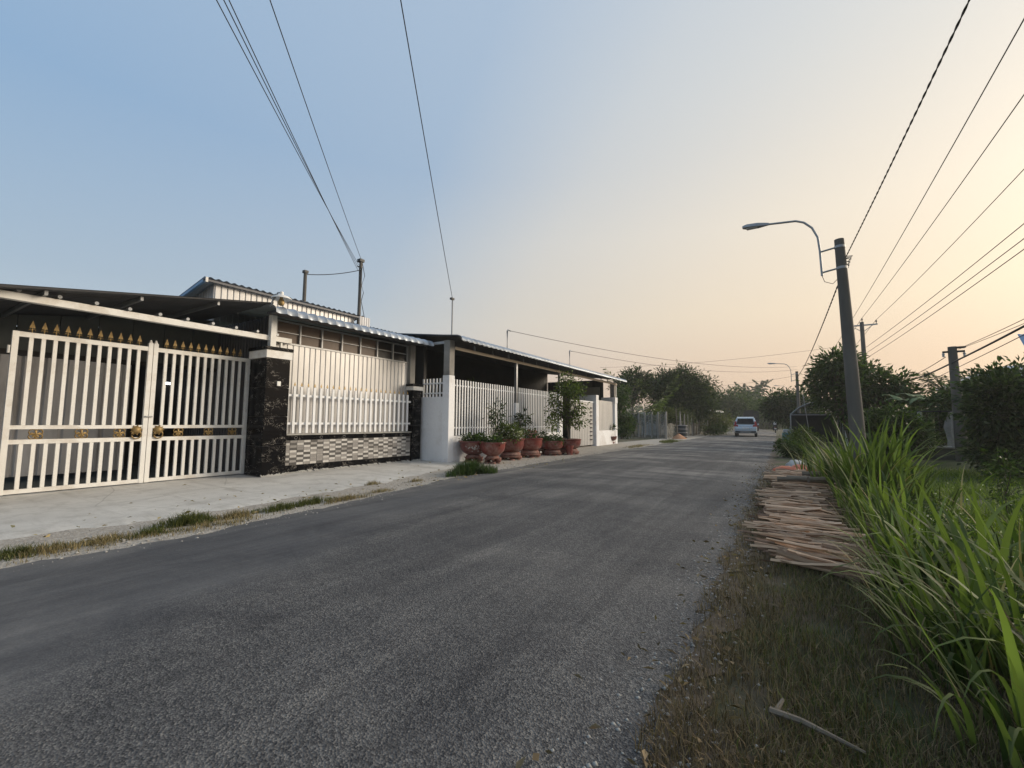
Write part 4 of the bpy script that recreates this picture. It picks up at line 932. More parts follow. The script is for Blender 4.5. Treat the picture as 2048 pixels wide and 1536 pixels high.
CL = [(.95, 8.9, .45, 150, 1.45, .046, (-.5, 0), 'thick tall grass clump right behind the firewood'), (1.35, 9.9, .5, 130, 1.5, .048, (0, 0), 'tall grass clump at the foot of the lamp pole'),
      (.75, 10.8, .4, 100, 1.15, .036, (-.6, 0), 'tall grass clump leaning over the far end of the firewood'), (.55, 12.6, .45, 100, 1.1, .030, (-.5, 0), 'tall grass clump beyond the orange bags'),
      (1.95, 9.6, .35, 36, 1.05, .036, (.4, 0), 'loose grass clump right of the lamp pole'), (1.0, 7.3, .32, 60, .95, .034, (-.6, -.2), 'grass clump beside the middle of the firewood'),
      (1.05, 6.0, .3, 34, .85, .036, (-.4, -.2), 'upright grass clump beside the near firewood'), (1.45, 5.3, .25, 16, .95, .038, (-.2, 0), 'tall grass clump in the middle of the right verge'),
      (1.0, 4.6, .3, 60, .9, .032, (-.9, -.2), 'arching grass clump below the near firewood end'), (1.25, 4.1, .25, 26, .9, .034, (-.6, -.4), 'arching grass clump close to the right picture edge'),
      (.88, 3.3, .25, 60, .9, .028, (-1.0, -.3), 'grass clump with long arching blades near the viewer'), (.92, 2.75, .25, 60, .9, .026, (-1.0, -.4), 'nearest grass clump in the bottom right corner'),
      (1.8, 6.4, .25, 10, .95, .034, (-.2, 0), 'few tall blades standing in the green plot'),
      (.68, 2.45, .2, 60, .6, .020, (-.5, -.2), 'low grass clump lying right in the bottom corner'), (.62, 3.05, .22, 80, .6, .020, (-.6, 0), 'low arching grass clump above the corner one'),
      (.68, 3.7, .25, 90, .65, .022, (-.7, 0), 'low grass clump between verge and tall arching grass'), (.70, 4.4, .25, 90, .62, .020, (-.7, 0), 'short grass clump just below the firewood'),
      (.78, 5.3, .25, 80, .6, .02, (-.4, 0), 'short grass clump beside the near firewood end'), (.82, 6.4, .3, 80, .65, .022, (-.4, 0), 'short grass clump beside the firewood middle'), (.80, 7.7, .3, 90, .75, .024, (-.4, 0), 'short grass clump beside the far firewood')]
for k, (x, y, r_, n, L, w, ln, lb) in enumerate(CL): clumpgrass('tall_grass', lb, x, y, r_, n, L, w, 70+k, ln, arch=.95 if y < 5 else .6)

# ------------------------------------------------------------------ firewood spread on the verge
rngw = np.random.default_rng(90)
M['trucktarp'] = pm('black tarpaulin', (.018, .019, .021), None, 2, .8)
def stickmesh(k):
    r0 = np.random.default_rng(300+k); n = r0.integers(4, 6); m_ = MB(); L = 1.0; rings = []
    for i in range(4):
        xx = -.5+i/3; c = r0.normal(0, .010, 2) if 0 < i < 3 else np.zeros(2); s = .019*(1 if i < 3 else .8)
        rings.append([(xx+(r0.normal(0, .01)), c[0]+s*(1+.35*math.sin(j*2.3+k))*math.cos(2*math.pi*j/n), c[1]+s*(.75+.3*math.cos(j*1.7+k))*math.sin(2*math.pi*j/n)) for j in range(n)])
    B = 0
    for rg in rings: m_.v += rg
    m_.f.append(tuple(range(n))); m_.f.append(tuple(3*n+j for j in reversed(range(n))))
    for i in range(3):
        for j in range(n): m_.f.append((i*n+j, (i+1)*n+j, (i+1)*n+(j+1) % n, i*n+(j+1) % n))
    return m_.mesh('firewood_stick', M['firewood'])
SM = [stickmesh(k) for k in range(14)]
ns = 0; row = 0; y = 4.35
while ns < 295:
    # a ladder of sticks laid across the verge; each new one rests on the last
    frac = (y-4.35)/7.9
    xl = -.36-.06*frac+.12*math.sin(y*2.1); xr = .42+.16*frac+.14*math.sin(y*1.3+1)
    if y < 5.2: xl += .3*(5.2-y)
    for lay in range(2 if rngw.random() < .8 else 3):
        if ns >= 295: break
        L = rngw.uniform(.34, .80)*(.95 if lay < 2 else .8); cx = rngw.uniform(xl+L*.38, max(xl+L*.38+.01, xr-L*.38)); cy = y+rngw.normal(0, .05)
        z = .035+.034*lay+rngw.random()*.022
        place('firewood_stick', SM[rngw.integers(14)], (cx, cy, z), rot=(rngw.random()*6, rngw.normal(0, .05), rngw.normal(-.14, .17)), scale=(L, rngw.uniform(.42, 1.35), rngw.uniform(.5, 1.3)))
        o = COL.objects[-1]; tag(o, 'split firewood stick laid out on the right verge to dry', 'firewood', 'firewood sticks spread on the verge'); ns += 1
    y += .060
# the many sticks underneath, seen only in the gaps
rv, rf = [], []; base_ = [(np.array([vv.co[:] for vv in m_.vertices]), [tuple(p.vertices) for p in m_.polygons]) for m_ in SM[:6]]; off = 0
for k in range(330):
    yk = 4.4+7.6*k/330+rngw.normal(0, .03); fr0 = (yk-4.35)/7.9; L = rngw.uniform(.4, .85); V0, F0 = base_[k % 6]; a = rngw.normal(-.12, .22); th = rngw.random()*6
    xk = rngw.uniform(-.12, .22)+.1*fr0+(.25*(5.2-yk) if yk < 5.2 else 0)
    Q = V0*np.array([L, rngw.uniform(.4, 1.1), rngw.uniform(.4, 1.1)]); Q = np.stack([Q[:, 0], Q[:, 1]*math.cos(th)-Q[:, 2]*math.sin(th), Q[:, 1]*math.sin(th)+Q[:, 2]*math.cos(th)], -1)
    Q = np.stack([Q[:, 0]*math.cos(a)-Q[:, 1]*math.sin(a)+xk, Q[:, 0]*math.sin(a)+Q[:, 1]*math.cos(a)+yk, Q[:, 2]+.012+.03*rngw.random()], -1)
    rv += [tuple(p) for p in Q]; rf += [tuple(i+off for i in f_) for f_ in F0]; off += len(V0)
um = MB(); um.v, um.f = rv, rf; M['underwood'] = pm('darker lower sticks', (.30, .19, .125), (.16, .10, .07), 6, .95, stretch=(.6, 6, 6), bmp=.5)  # lower layer coloured darker than the sticks on top
stuff(um.build('firewood_layer', M['underwood']), 'mass of darker sticks under the firewood spread on the verge', 'firewood')
for k, (u, v, L, r_) in enumerate([(1618, 972, .75, .05), (1640, 965, .6, .06), (1600, 980, .7, .045), (1655, 985, .6, .05)]):
    c = gp(u, v); a = -.35+.25*k
    lg = MB().tube([(c[0]-L/2*math.cos(a), c[1]-L/2*math.sin(a), .12+.03*k), (c[0], c[1], .135+.03*k), (c[0]+L/2*math.cos(a), c[1]+L/2*math.sin(a), .12+.03*k)], [r_, r_*1.05, r_*.9], 9).build('log', M['stick'], None, True)
    tag(lg, 'thick grey log lying on top of the firewood %s' % ('at its far left', 'at its far end', 'toward the road', 'beside the tall grass')[k], 'log', 'grey logs on the firewood')
c = gp(1575, 1452); t = thing('broken_branch', 'forked piece of broken branch on the dry grass in the foreground', 'branch', (c[0], c[1], 0))
MB().tube([c+np.array([-.06, .02, .03]), c+np.array([.05, -.0, .035]), c+np.array([.24, -.05, .02])], [.014, .012, .006], 6).build('main_stick', M['stick'], t)
MB().tube([c+np.array([-.04, .02, .03]), c+np.array([-.015, .10, .045])], [.011, .007], 6).build('fork', M['stick'], t)
# orange and white bags at the far end
def lump(name, label, c, r_, m, cat, seed, sq=.6):
    rr = np.random.default_rng(seed); b = MB(); n, k = 12, 7; G = []
    ph = rr.random(6)*6
    for i in range(k+1):
        th = math.pi*i/k*.5; G.append([(c[0]+r_*math.cos(th)*math.cos(a)*(1+.25*math.sin(3*a+ph[0])+.15*math.sin(5*a+ph[1]+th*3)), c[1]+r_*math.cos(th)*math.sin(a)*(1+.2*math.sin(2*a+ph[2])), c[2]+r_*sq*math.sin(th)*(1+.35*math.sin(4*a+ph[3]+th*4)*(1-i/k))) for a in [2*math.pi*j/n for j in range(n+1)]])
    b.grid(G); o = b.build(name, m, None, True); return tag(o, label, cat)
c = gp(1572, 944); lump('plastic_bag', 'crumpled orange plastic bag at the far end of the firewood', (c[0], c[1], .02), .28, M['orangebag'], 'bag', 1, .45)
c = gp(1600, 942); lump('plastic_bag', 'second orange bag lying against the tall grass', (c[0], c[1], .02), .26, M['orangebag'], 'bag', 2, .55)
c = gp(1592, 934); lump('plastic_bag', 'white plastic bag behind the two orange bags', (c[0], c[1], .02), .22, M['sack'], 'bag', 3, .8)

# ------------------------------------------------------------------ poles, street lights, cables
def line_pts(a, b, sag, n=24):
    a, b = np.array(a, float), np.array(b, float); return [a*(1-s)+b*s-np.array([0, 0, sag*4*s*(1-s)]) for s in np.linspace(0, 1, n)]
def cable(label, a, b, sag, r=.012, m='cable', group='overhead power cables', n=24, twist=0):
    mb = MB(); pts = line_pts(a, b, sag, n)
    if twist:
        pts = line_pts(a, b, sag, twist)
        for ph in (0, math.pi):
            mb.tube([p+np.array([math.cos(i*.9+ph), 0, math.sin(i*.9+ph)])*r*.75 for i, p in enumerate(pts)], r*.8, 5)
    else: mb.tube(pts, r, 5)
    return tag(mb.build('power_cable', M[m], None, True), label, 'cable', group)
def beyond(a, u, v, Y, k=1.6):                              # from attachment a through photo pixel (u,v) at plane y=Y and on past the frame
    p = aty(u, v, Y); a = np.array(a, float); return a+(p-a)*k
def beyondz(a, u, v, z, k=1.5):
    p = gp(u, v, z); a = np.array(a, float); return a+(p-a)*k
def lamp_pole(name, label, x, y, top, r0, r1, lean, arm=True, detail=True, xs=1.0):
    t = thing(name, label, 'street lamp', (x, y, 0), 'concrete street lamp poles')
    tp_ = np.array([x+lean, y, top])
    P = lambda z: np.array([x+lean*z/top, y, z])
    MB().tube([P(-.2), P(top*.5), P(top)], [r0, (r0+r1)/2, r1], 16).build('pole', M['polec'], t, True)
    xa = -.40*xs
    A = [P(top-.85)+[xa, 0, 0], P(top-.2)+[xa, 0, 0], P(top+.15)+[xa-.02, 0, 0], P(top+.42)+[xa-.12, 0, 0], P(top+.60)+[xa-.28, 0, 0], P(top+.68)+[xa-.45, 0, 0], P(top+.70)+[xa-.65, 0, 0], P(top+.745)+[xa-1.1, 0, 0]]
    ar = MB().tube(A, .026, 10).build('arm', M['steel'], t, True)
    for z in (top-.22, top-.75):
        MB().tube([P(z)+[xa, 0, -.02], P(z)+[-r1, 0, .03]], .022, 8).build('bracket', M['steel'], ar)
        MB().lathe([(r1*1.12, -.03), (r1*1.12, .03)], 14, P(z)+[0, 0, .03]).build('clamp', M['steel'], ar)
    e = A[-1]; h = MB()
    for i, (dx, w, z0, z1) in enumerate([(0.06, .03, -.02, .03), (-.05, .05, -.03, .045), (-.2, .10, -.035, .055), (-.45, .105, -.025, .055), (-.56, .06, -.01, .035)]):
        B = len(h.v); h.v += [(e[0]+dx, e[1]-w, e[2]+z0-dx*.06), (e[0]+dx, e[1]+w, e[2]+z0-dx*.06), (e[0]+dx, e[1]+w*.8, e[2]+z1-dx*.06), (e[0]+dx, e[1]-w*.8, e[2]+z1-dx*.06)]
        if i:
            for k in range(4): h.f.append((B-4+k, B-4+(k+1) % 4, B+(k+1) % 4, B+k))
    h.f.append((0, 1, 2, 3)); h.f.append((len(h.v)-1, len(h.v)-2, len(h.v)-3, len(h.v)-4))
    hd = h.build('lamp_head', M['steel'], t)
    MB().box(e[0]-.46, e[0]-.2, e[1]-.07, e[1]+.07, e[2]-.032, e[2]-.02).build('lens', M['plate'], hd)
    if detail:
        MB().tube([P(top-.85)+[xa, 0, 0], P(top-1.0)+[xa+.04, .02, 0], P(top-1.08)+[xa+.2, .02, 0], P(top-.98)+[-r1, 0, 0]], .008, 5).build('lead_wire', M['cable'], t)
        MB().tube([P(top-.5)+[0, 0, 0], P(top-.48)+[r1+.1, 0, 0]], .012, 6).build('hook', M['steel'], t)
        for k in range(4): MB().tube([P(top-.45-.05*k)+[r1*.6, 0, 0], P(top-.47-.06*k)+[r1+.12-.02*k, .05*(k-1), 0], P(top-.6-.04*k)+[r1+.03, .03*(k-1), 0]], .012, 5).build('connector', M['cable'], t)
    return t
lamp_pole('street_lamp', 'nearest leaning concrete street lamp pole beside the tall grass', 1.36, 13.1, 5.71, .165, .10, -.16)
c2 = aty(1600, 860, 43.0); lamp_pole('street_lamp', 'second street lamp pole, beyond the motorbike and car', c2[0], 43.0, 5.5, .14, .10, -.03, detail=False)
c3 = aty(1583, 850, 78.0); lamp_pole('street_lamp', 'farthest small street lamp above the distant trees', c3[0], 78.0, 6.2, .14, .10, 0, detail=False)
A1 = np.array([1.30, 13.1, 5.22]); A2 = np.array([c2[0]+.1, 43, 5.2])
cable('twisted black cable running from the nearest lamp pole over the viewer', A1, beyondz(A1, 1933, 0, 5.6, 1.6), .06, .009, twist=220)
cable('twisted black cable between the two nearest street lamps', A1+[-.12, 0, -.5], A2, .25, .013, twist=260)
cable('thin cable from the second street lamp to the farthest one', A2, (c3[0], 78, 5.8), .5, .016)
# high voltage pole
hvx = 5.25; hv_t = thing('utility_pole', 'tall concrete utility pole with steel cross arm behind the trees', 'utility pole', (hvx, 44.5, 0))
MB().tube([(hvx, 44.5, -.2), (hvx, 44.5, 5), (hvx-.03, 44.5, 9.4)], [.19, .165, .135], 14).build('pole', M['polec'], hv_t, True)
hz = 9.12; ca = MB().box(hvx-.85, hvx+.95, 44.45, 44.55, hz-.04, hz+.06).build('cross_arm', M['steel'], hv_t)
for s in (-.7, .7): MB().tube([(hvx+s, 44.5, hz), (hvx, 44.5, hz-.55)], .025, 6).build('brace', M['steel'], ca)
INS = []
for dx, z in ((-.75, hz+.06), (0, 9.42), (.88, hz+.06)):
    MB().lathe([(.02, 0), (.02, .1), (.07, .12), (.03, .16), (.075, .19), (.03, .24), (.05, .27), (.02, .3)], 10, (hvx+dx, 44.5, z)).build('insulator', M['blackplast'], hv_t, True); INS.append(np.array([hvx+dx, 44.5, z+.3]))
MB().tube([(hvx-.16, 44.5, 6.4), (hvx-.3, 44.5, 5.9), (hvx-.28, 44.5, 5.2), (hvx-.1, 44.4, 4.8)], .03, 6).build('hanging_leads', M['cable'], hv_t)
for k, (ins, u, v, lb) in enumerate([(INS[0], 2046, 20, 'left high wire running from the cross arm up to the top right corner'), (INS[1], 2048, 172, 'middle high wire running from the pole top to the right edge'), (INS[2], 2048, 325, 'right high wire running from the cross arm to the right edge')]):
    cable(lb, ins, beyondz(ins, u, v, 9.7, 1.4), .25, .014)
    cable(('left', 'middle', 'right')[k]+' high wire running on from the cross arm into the distance', ins, (ins[0]-2.2, 95, 9.0), .9, .016)
for k, (u0, v0, v1) in enumerate([(1735, 697, 436), (1737, 708, 466), (1739, 718, 487)]):
    a = aty(u0, v0, 44.4); a[0] = hvx; cable(('upper', 'middle', 'lower')[k]+' of three parallel wires fanning to the right edge', a, beyondz(a, 2048, v1, a[2]+.2, 1.4), .2, .014, 'cablegrey')
# small pole behind with cross arm
bx = aty(1634, 760, 70.)[0]; up_ = thing('utility_pole', 'distant utility pole with cross arm left of the big tree', 'utility pole', (bx, 70, 0))
MB().tube([(bx, 70, -.1), (bx, 70, 9.0)], [.17, .12], 10).build('pole', M['polec'], up_, True); MB().box(bx-1.3, bx+.6, 69.95, 70.05, 8.0, 8.1).build('cross_arm', M['steel'], up_)
# low pole by the right fence
p3 = thing('utility_pole', 'short concrete pole standing before the low wall on the right', 'utility pole', (4.84, 20.6, -.25))
MB().tube([(4.84, 20.6, -.3), (4.83, 20.6, 1.6), (4.80, 20.6, 3.86)], [.17, .145, .115], 14).build('pole', M['polec'], p3, True)
r3 = MB().box(4.55, 5.1, 20.56, 20.64, 3.66, 3.72).build('bracket', M['blackplast'], p3); MB().box(4.75, 5.12, 20.5, 20.7, 3.80, 3.85).build('top_bracket', M['blackplast'], p3)
for dx in (-.27, .25): MB().lathe([(.02, -.14), (.04, -.12), (.03, -.08), (.045, -.05), (.02, -.002)], 8, (4.84+dx, 20.6, 3.66)).build('insulator', M['steelw'], p3)
a3 = np.array([4.74, 20.47, 3.30]); q3 = np.array([4.62, 20.6, 3.52])
cable('thick black cable sloping past the short pole to the right edge', a3, beyondz(a3, 2048, 650, 3.35, 1.5), .03, .026)
cable('thick black cable from the short pole down into the left trees', a3, aty(1800, 765, 33.0), .1, .028)
cable('thin upper wire from the short pole to the right edge', (5.08, 20.6, 3.84), beyondz((5.08, 20.6, 3.84), 2048, 636, 3.9, 1.5), .03, .009)
cable('thin second wire from the short pole to the right edge', (4.95, 20.6, 3.76), beyondz((4.95, 20.6, 3.76), 2048, 645, 3.8, 1.5), .03, .008)
cable('thin wire from the short pole toward the left trees', q3, aty(1800, 760, 34.0), .1, .012)
cable('faint low wire crossing behind the short pole', aty(1840, 770, 26), beyond(aty(1840, 770, 26), 2048, 665, 13, 1.5), .05, .009, 'cablegrey')
cable('faint wire from the tall utility pole toward the right house', (hvx, 44.4, 5.6), aty(1960, 748, 31), .4, .011, 'cablegrey')
# roof poles and drop wires of the left houses
pl = atx(722, 518, -13.4); rp = thing('roof_pole', 'grey steel pole carrying drop wires above the metal shed', 'pole', (pl[0], pl[1], 4.3))
MB().tube([(pl[0], pl[1], 4.2), (pl[0], pl[1], pl[2]-.35), (pl[0]+.01, pl[1], pl[2])], [.075, .06, .055], 10).build('mast', M['polec'], rp, True)
MB().box(pl[0]-.09, pl[0]+.09, pl[1]-.1, pl[1]+.1, pl[2]-.12, pl[2]-.02).build('junction', M['blackplast'], rp)
for dz in (.15, .32): MB().tube([(pl[0], pl[1]-.16, pl[2]-dz), (pl[0], pl[1]+.08, pl[2]-dz)], .02, 6).build('insulator', M['blackplast'], rp)
MB().tube([(pl[0], pl[1]+.06, pl[2]-.1), (pl[0], pl[1]+.2, pl[2]-.6), (pl[0], pl[1]+.07, pl[2]-1.0), (pl[0], pl[1]+.17, pl[2]-1.25), (pl[0], pl[1]+.08, pl[2]-1.6), (pl[0], pl[1]+.3, 4.9)], .012, 5).build('hanging_lead', M['cable'], rp)
pm_ = atx(611, 543, -13.6); rp2 = thing('roof_pole', 'shorter dark pole left of the drop wire pole', 'pole', (pm_[0], pm_[1], 4.3))
MB().tube([(pm_[0], pm_[1], 4.2), (pm_[0], pm_[1], pm_[2])], [.065, .055], 10).build('mast', M['polec'], rp2, True)
MB().box(pm_[0]-.07, pm_[0]+.07, pm_[1]-.07, pm_[1]+.07, pm_[2]-.06, pm_[2]+.03).build('cap', M['blackplast'], rp2)
cable('short sagging wire linking the two roof poles', pm_-[0, 0, .1], pl-[0, .05, .45], .07, .014)
ap = pl-np.array([0, .1, .25])
for k, (u, v) in enumerate([(442, 0), (456, 0), (466, 0)]):
    cable(('leftmost', 'middle', 'rightmost')[k]+' of the three drop wires bundled above the metal shed', ap-[0, 0, .12*k], beyondz(ap-[0, 0, .12*k], u, v, 6.9, 1.6), .12, .008)
cable('single drop wire reaching the tip of the steel roof pole', pl, beyondz(pl, 545, 0, 7.0, 1.6), .1, .008)
pa = atx(905, 598, -8.6); dp = thing('roof_mast', 'thin steel mast on the porch roof corner with one wire', 'mast', (pa[0], pa[1], 3.75))
MB().tube([(pa[0], pa[1], 3.7), pa], .022, 8).build('tube', M['steel'], dp); MB().box(pa[0]-.04, pa[0]+.04, pa[1]-.08, pa[1]+.05, pa[2]-.03, pa[2]+.03).build('clip', M['cable'], dp)
cable('single wire rising from the porch corner mast to the upper edge', pa, beyondz(pa, 803, 0, 6.6, 1.6), .06, .008)
tgt = aty(1600, 722, 44)
for k, (u, v, ub) in enumerate([(1016, 660, 1012), (1140, 701, 1137)]):
    pa = atx(u, v, -8.9); dq = thing('roof_mast', ('tall bent steel pipe standing on the middle of the porch roof', 'bent steel pipe standing on the far half of the porch roof')[k], 'mast', (pa[0], pa[1], 3.8))
    MB().tube([(pa[0], pa[1]-.05, 3.75), (pa[0], pa[1]-.05, pa[2]-.05), (pa[0], pa[1], pa[2]), (pa[0]+.04, pa[1]+.12, pa[2]-.02)], .028, 8).build('pipe', M['steel'], dq, True)
    cable(('upper', 'lower')[k]+' long wire from a porch roof pipe across the road', pa+[.04, .12, -.02], (c2[0], 42.9, 5.9-.25*k), .55, .010, 'cablegrey')
cable('faint wire crossing above the mango tree', aty(1200, 735, 60), aty(1700, 690, 60), .5, .014, 'cablegrey')
cable('lowest faint wire crossing above the far shed', aty(1380, 775, 70), aty(1640, 742, 70), .4, .014, 'cablegrey')

# ------------------------------------------------------------------ left background: yard fence, trees, shed
fa, fb = np.array([-11.6, 38.5]), np.array([-7.9, 34.3])
fn = thing('net_fence', 'grey shade net fence on concrete posts beyond the white house', 'fence', (fb[0], fb[1], 0))
for k in range(6):
    s = k/5; p = fa*(1-s)+fb*s+RNG.normal(0, .05, 2); MB().bev(p[0]-.06, p[0]+.06, p[1]-.06, p[1]+.06, -.05, 1.95+.1*random.random(), .01).build('post', M['postc'], fn)
b = MB(); G = []
for i in range(60):
    s = i/59; p = fa*(1-s)+fb*s; w = .05*math.sin(i*.9)+.04*math.sin(i*2.3); G.append([(p[0]-.1+w, p[1]+.1, z) for z in (-.02, .6, 1.2, 1.85+.04*math.sin(i*1.3))])
b.grid(G).build('net', M['mesh'], fn)
fr = thing('stake_fence', 'row of rough wooden stakes along the road beyond the net fence', 'fence', (-7.6, 44, 0))
for k in range(16):
    s = k/15; x, y = -7.75+.5*s*-1+random.uniform(-.12, .12), 37.5+s*14; hh = random.uniform(1.7, 2.7)
    MB().tube([(x, y, -.1), (x+random.uniform(-.08, .08), y, hh)], [.05, .04], 7).build('stake', M['postc' if k % 3 else 'stick'], fr)
for z in (.7, 1.3): MB().tube([(-7.75, 37.5, z), (-8.0, 45, z+.1), (-8.25, 51.5, z)], .012, 5).build('wire', M['cablegrey'], fr)
b = MB(); b.grid([[(-7.95-.4*i/20+.04*math.sin(i*1.7), 35.2+.8*i, z) for z in (-.02, .5, 1.1+.1*math.sin(i))] for i in range(21)]); b.build('net', M['mesh'], fr)
cg = thing('wire_cage', 'round dark wire cage bin beside the orange sand pile', 'bin', (-7.55, 38.6, 0))
MB().lathe([(.36, 0), (.37, .05), (.37, .95), (.35, 1.0), (.3, .98), (.3, .1)], 20, (-7.55, 38.6, 0)).build('lining', M['tarp'], cg, True)
for z in (.1, .4, .7, 1.0): MB().tube([(-7.55+.39*math.cos(2*math.pi*j/18), 38.6+.39*math.sin(2*math.pi*j/18), z) for j in range(19)], .018, 5, False).build('hoop', M['zincgrey'], cg)
b = MB(); G = []
for i in range(9):
    r_ = .55*(1-i/8); G.append([(-7.25+r_*1.0*math.cos(a)*(1+.1*math.sin(3*a)), 35.6+r_*1.5*math.sin(a), -.02+.42*(i/8)**.9) for a in [2*math.pi*j/20 for j in range(21)]])
b.grid(G); tag(b.build('sand_pile', M['sand'], None, True), 'small pile of orange sand at the road edge', 'sand pile')
# shed with pale roof
sh = thing('open_shed', 'open shed with thin white sheet roof on posts by the road', 'shed', (-8.3, 56, 0))
b = MB(); sheet(b, [(-7.2, 2.62), (-9.6, 3.1)], 50.5, 62, 'y', .3, .02, 'sine'); b.build('roof', M['shedwhite'], sh)
for y in (50.8, 53.5, 56.3, 59, 61.7):
    for x in (-7.4, -9.4): MB().tube([(x, y, -.05), (x, y, 2.6 if x > -8 else 3.0)], .05, 7).build('post', M['postc'], sh)
MB().box(-9.55, -9.45, 50.6, 61.9, 0, 2.6).build('back_wall', M['greengrey'], sh)
MB().box(-7.20, -7.12, 50.4, 62.1, 2.5, 2.72).build('fascia', M['shedwhite'], sh)
MB().quadbox([(-9.6, 50.38, 2.98), (-7.2, 50.38, 2.5), (-7.2, 50.44, 2.5), (-9.6, 50.44, 2.98), (-9.6, 50.38, 3.2), (-7.2, 50.38, 2.72), (-7.2, 50.44, 2.72), (-9.6, 50.44, 3.2)]).build('end_fascia', M['shedwhite'], sh)
gt = thing('small_hut', 'small pale blue hut roof behind the net fence', 'hut', (-11.5, 44, 0))
b = MB(); sheet(b, [(-10.4, 2.2), (-12.4, 2.5)], 43, 45.5, 'y', .2, .015, 'sine'); b.build('roof', M['roofsheet'], gt)
MB().box(-12.3, -10.6, 43.2, 45.3, 0, 2.2).build('wall', M['white'], gt)
for k, u in enumerate((1322, 1330)):
    c = aty(u, 850, 46); MB().bev(c[0]-.12, c[0]+.12, 45.9, 46.1, 0, 2.9, .01).build('post', M['white'], gt)
b = MB(); c = aty(1328, 812, 46); sheet(b, [(c[0]+1.2, 2.75), (c[0]-1.6, 2.95)], 45.2, 47, 'y', .2, .015, 'sine'); b.build('canopy', M['shedwhite'], gt)
def blobs_px(lst, Y, dy, rng=random):
    o = []
    for u, v, r_, n in lst:
        yy = Y+rng.uniform(-dy, dy); c = aty(u, v, yy); o.append((c[0], c[1], c[2], r_, r_, r_*.85, n))
    return o
tree('mango_tree', 'big dark rounded mango tree beyond the white house', 'tree', aty(1365, 868, 47.0)*[1, 1, 0], blobs_px([(1340, 775, 1.5, 110), (1362, 762, 1.4, 100), (1385, 775, 1.5, 110), (1400, 795, 1.4, 90), (1350, 800, 1.7, 120), (1325, 790, 1.3, 80), (1378, 808, 1.7, 110), (1318, 770, 1.0, 60), (1405, 815, 1.1, 60), (1340, 825, 1.4, 70)], 47, 1.4), M['leafmango'], .30, .10, 26, .30, .22, 101)
tree('leafy_tree', 'tall loose leaved tree standing left of the mango tree', 'tree', aty(1265, 868, 43.0)*[1, 1, 0], blobs_px([(1265, 755, .8, 45), (1285, 758, .6, 30), (1252, 770, .8, 40), (1275, 780, .8, 40), (1298, 770, .6, 26), (1245, 800, .8, 40), (1240, 775, .5, 20)], 43, .8), M['leafmango'], .30, .14, 18, .26, .12, 102, 'palebark')
tree('green_hedge', 'leafy hedge growing at the end of the white house', 'hedge', aty(1243, 868, 33.0)*[1, 1, 0], blobs_px([(1244, 835, .55, 60), (1250, 860, .5, 50), (1242, 805, .5, 50), (1248, 785, .4, 30), (1255, 850, .4, 30)], 33, .5), M['leafgreen'], .16, .08, 18, .16, .05, 103)
palm('coconut_palm', 'young coconut palm with long fronds before the mango tree', aty(1288, 866, 40.0)*[1, 1, 0], .9, 13, 3.8, M['leafpot'], 104, .14, .75, rise=1.35, nl=30, lw=.10)
tree('frangipani_tree', 'bare pale frangipani branches rising over the net fence', 'tree', aty(1268, 872, 38.0)*[1, 1, 0], blobs_px([(1250, 785, .3, 3), (1262, 775, .3, 3), (1272, 770, .3, 3), (1280, 785, .3, 3)], 38, .4), M['leafolive'], .2, .07, 8, .15, .05, 105, 'palebark')
tree('garden_shrub', 'olive shrubs growing along the stake fence', 'shrub', aty(1345, 868, 42.0)*[1, 1, 0], blobs_px([(1330, 835, .7, 40), (1350, 828, .7, 40), (1370, 838, .7, 40), (1358, 850, .6, 40)], 42, .6), M['leafolive'], .16, .06, 16, .2, .05, 106, 'palebark')
tree('garden_shrub', 'pale flowering bush beside the open shed', 'shrub', aty(1440, 862, 52.0)*[1, 1, 0], blobs_px([(1430, 840, .9, 55), (1448, 842, .9, 55), (1415, 848, .8, 45), (1438, 855, .7, 40)], 52, .8), M['leafolive'], .2, .09, 16, .24, .06, 107)
tree('garden_shrub', 'low green bushes at the road edge left of the car', 'shrub', aty(1410, 866, 46.0)*[1, 1, 0], blobs_px([(1412, 862, .4, 26), (1428, 860, .5, 34), (1443, 858, .45, 30)], 48, .6), M['leafgreen'], .15, .07, 16, .2, .04, 108)
tree('rain_tree', 'wide flat topped rain tree behind the open shed', 'tree', aty(1445, 855, 85.0)*[1, 1, 0], blobs_px([(1430, 808, 2.2, 70), (1450, 803, 2.4, 80), (1475, 806, 2.2, 70), (1460, 818, 2.4, 60), (1485, 815, 1.8, 50), (1425, 822, 2.2, 60), (1490, 826, 1.5, 40)], 85, 2.5), M['leafgreen'], .42, .2, 18, .5, .25, 109)
palm('sugar_palm', 'dark round crowned sugar palm in the distance', aty(1503, 850, 130.0)*[1, 1, 0], 8.0, 30, 3.4, M['leafdark'], 110, .3, .8, rise=1.2, nl=22, lw=.55, bark='bark')
palm('areca_palm', 'left slender areca palm far down the road', aty(1521, 850, 140.0)*[1, 1, 0], 10.2, 10, 2.6, M['leafdark'], 111, .16, 1.0, rise=1.0, nl=18, lw=.4)
palm('areca_palm', 'right slender areca palm far down the road', aty(1527, 850, 142.0)*[1, 1, 0], 11.2, 10, 2.6, M['leafdark'], 112, .16, 1.0, rise=1.0, nl=18, lw=.4)
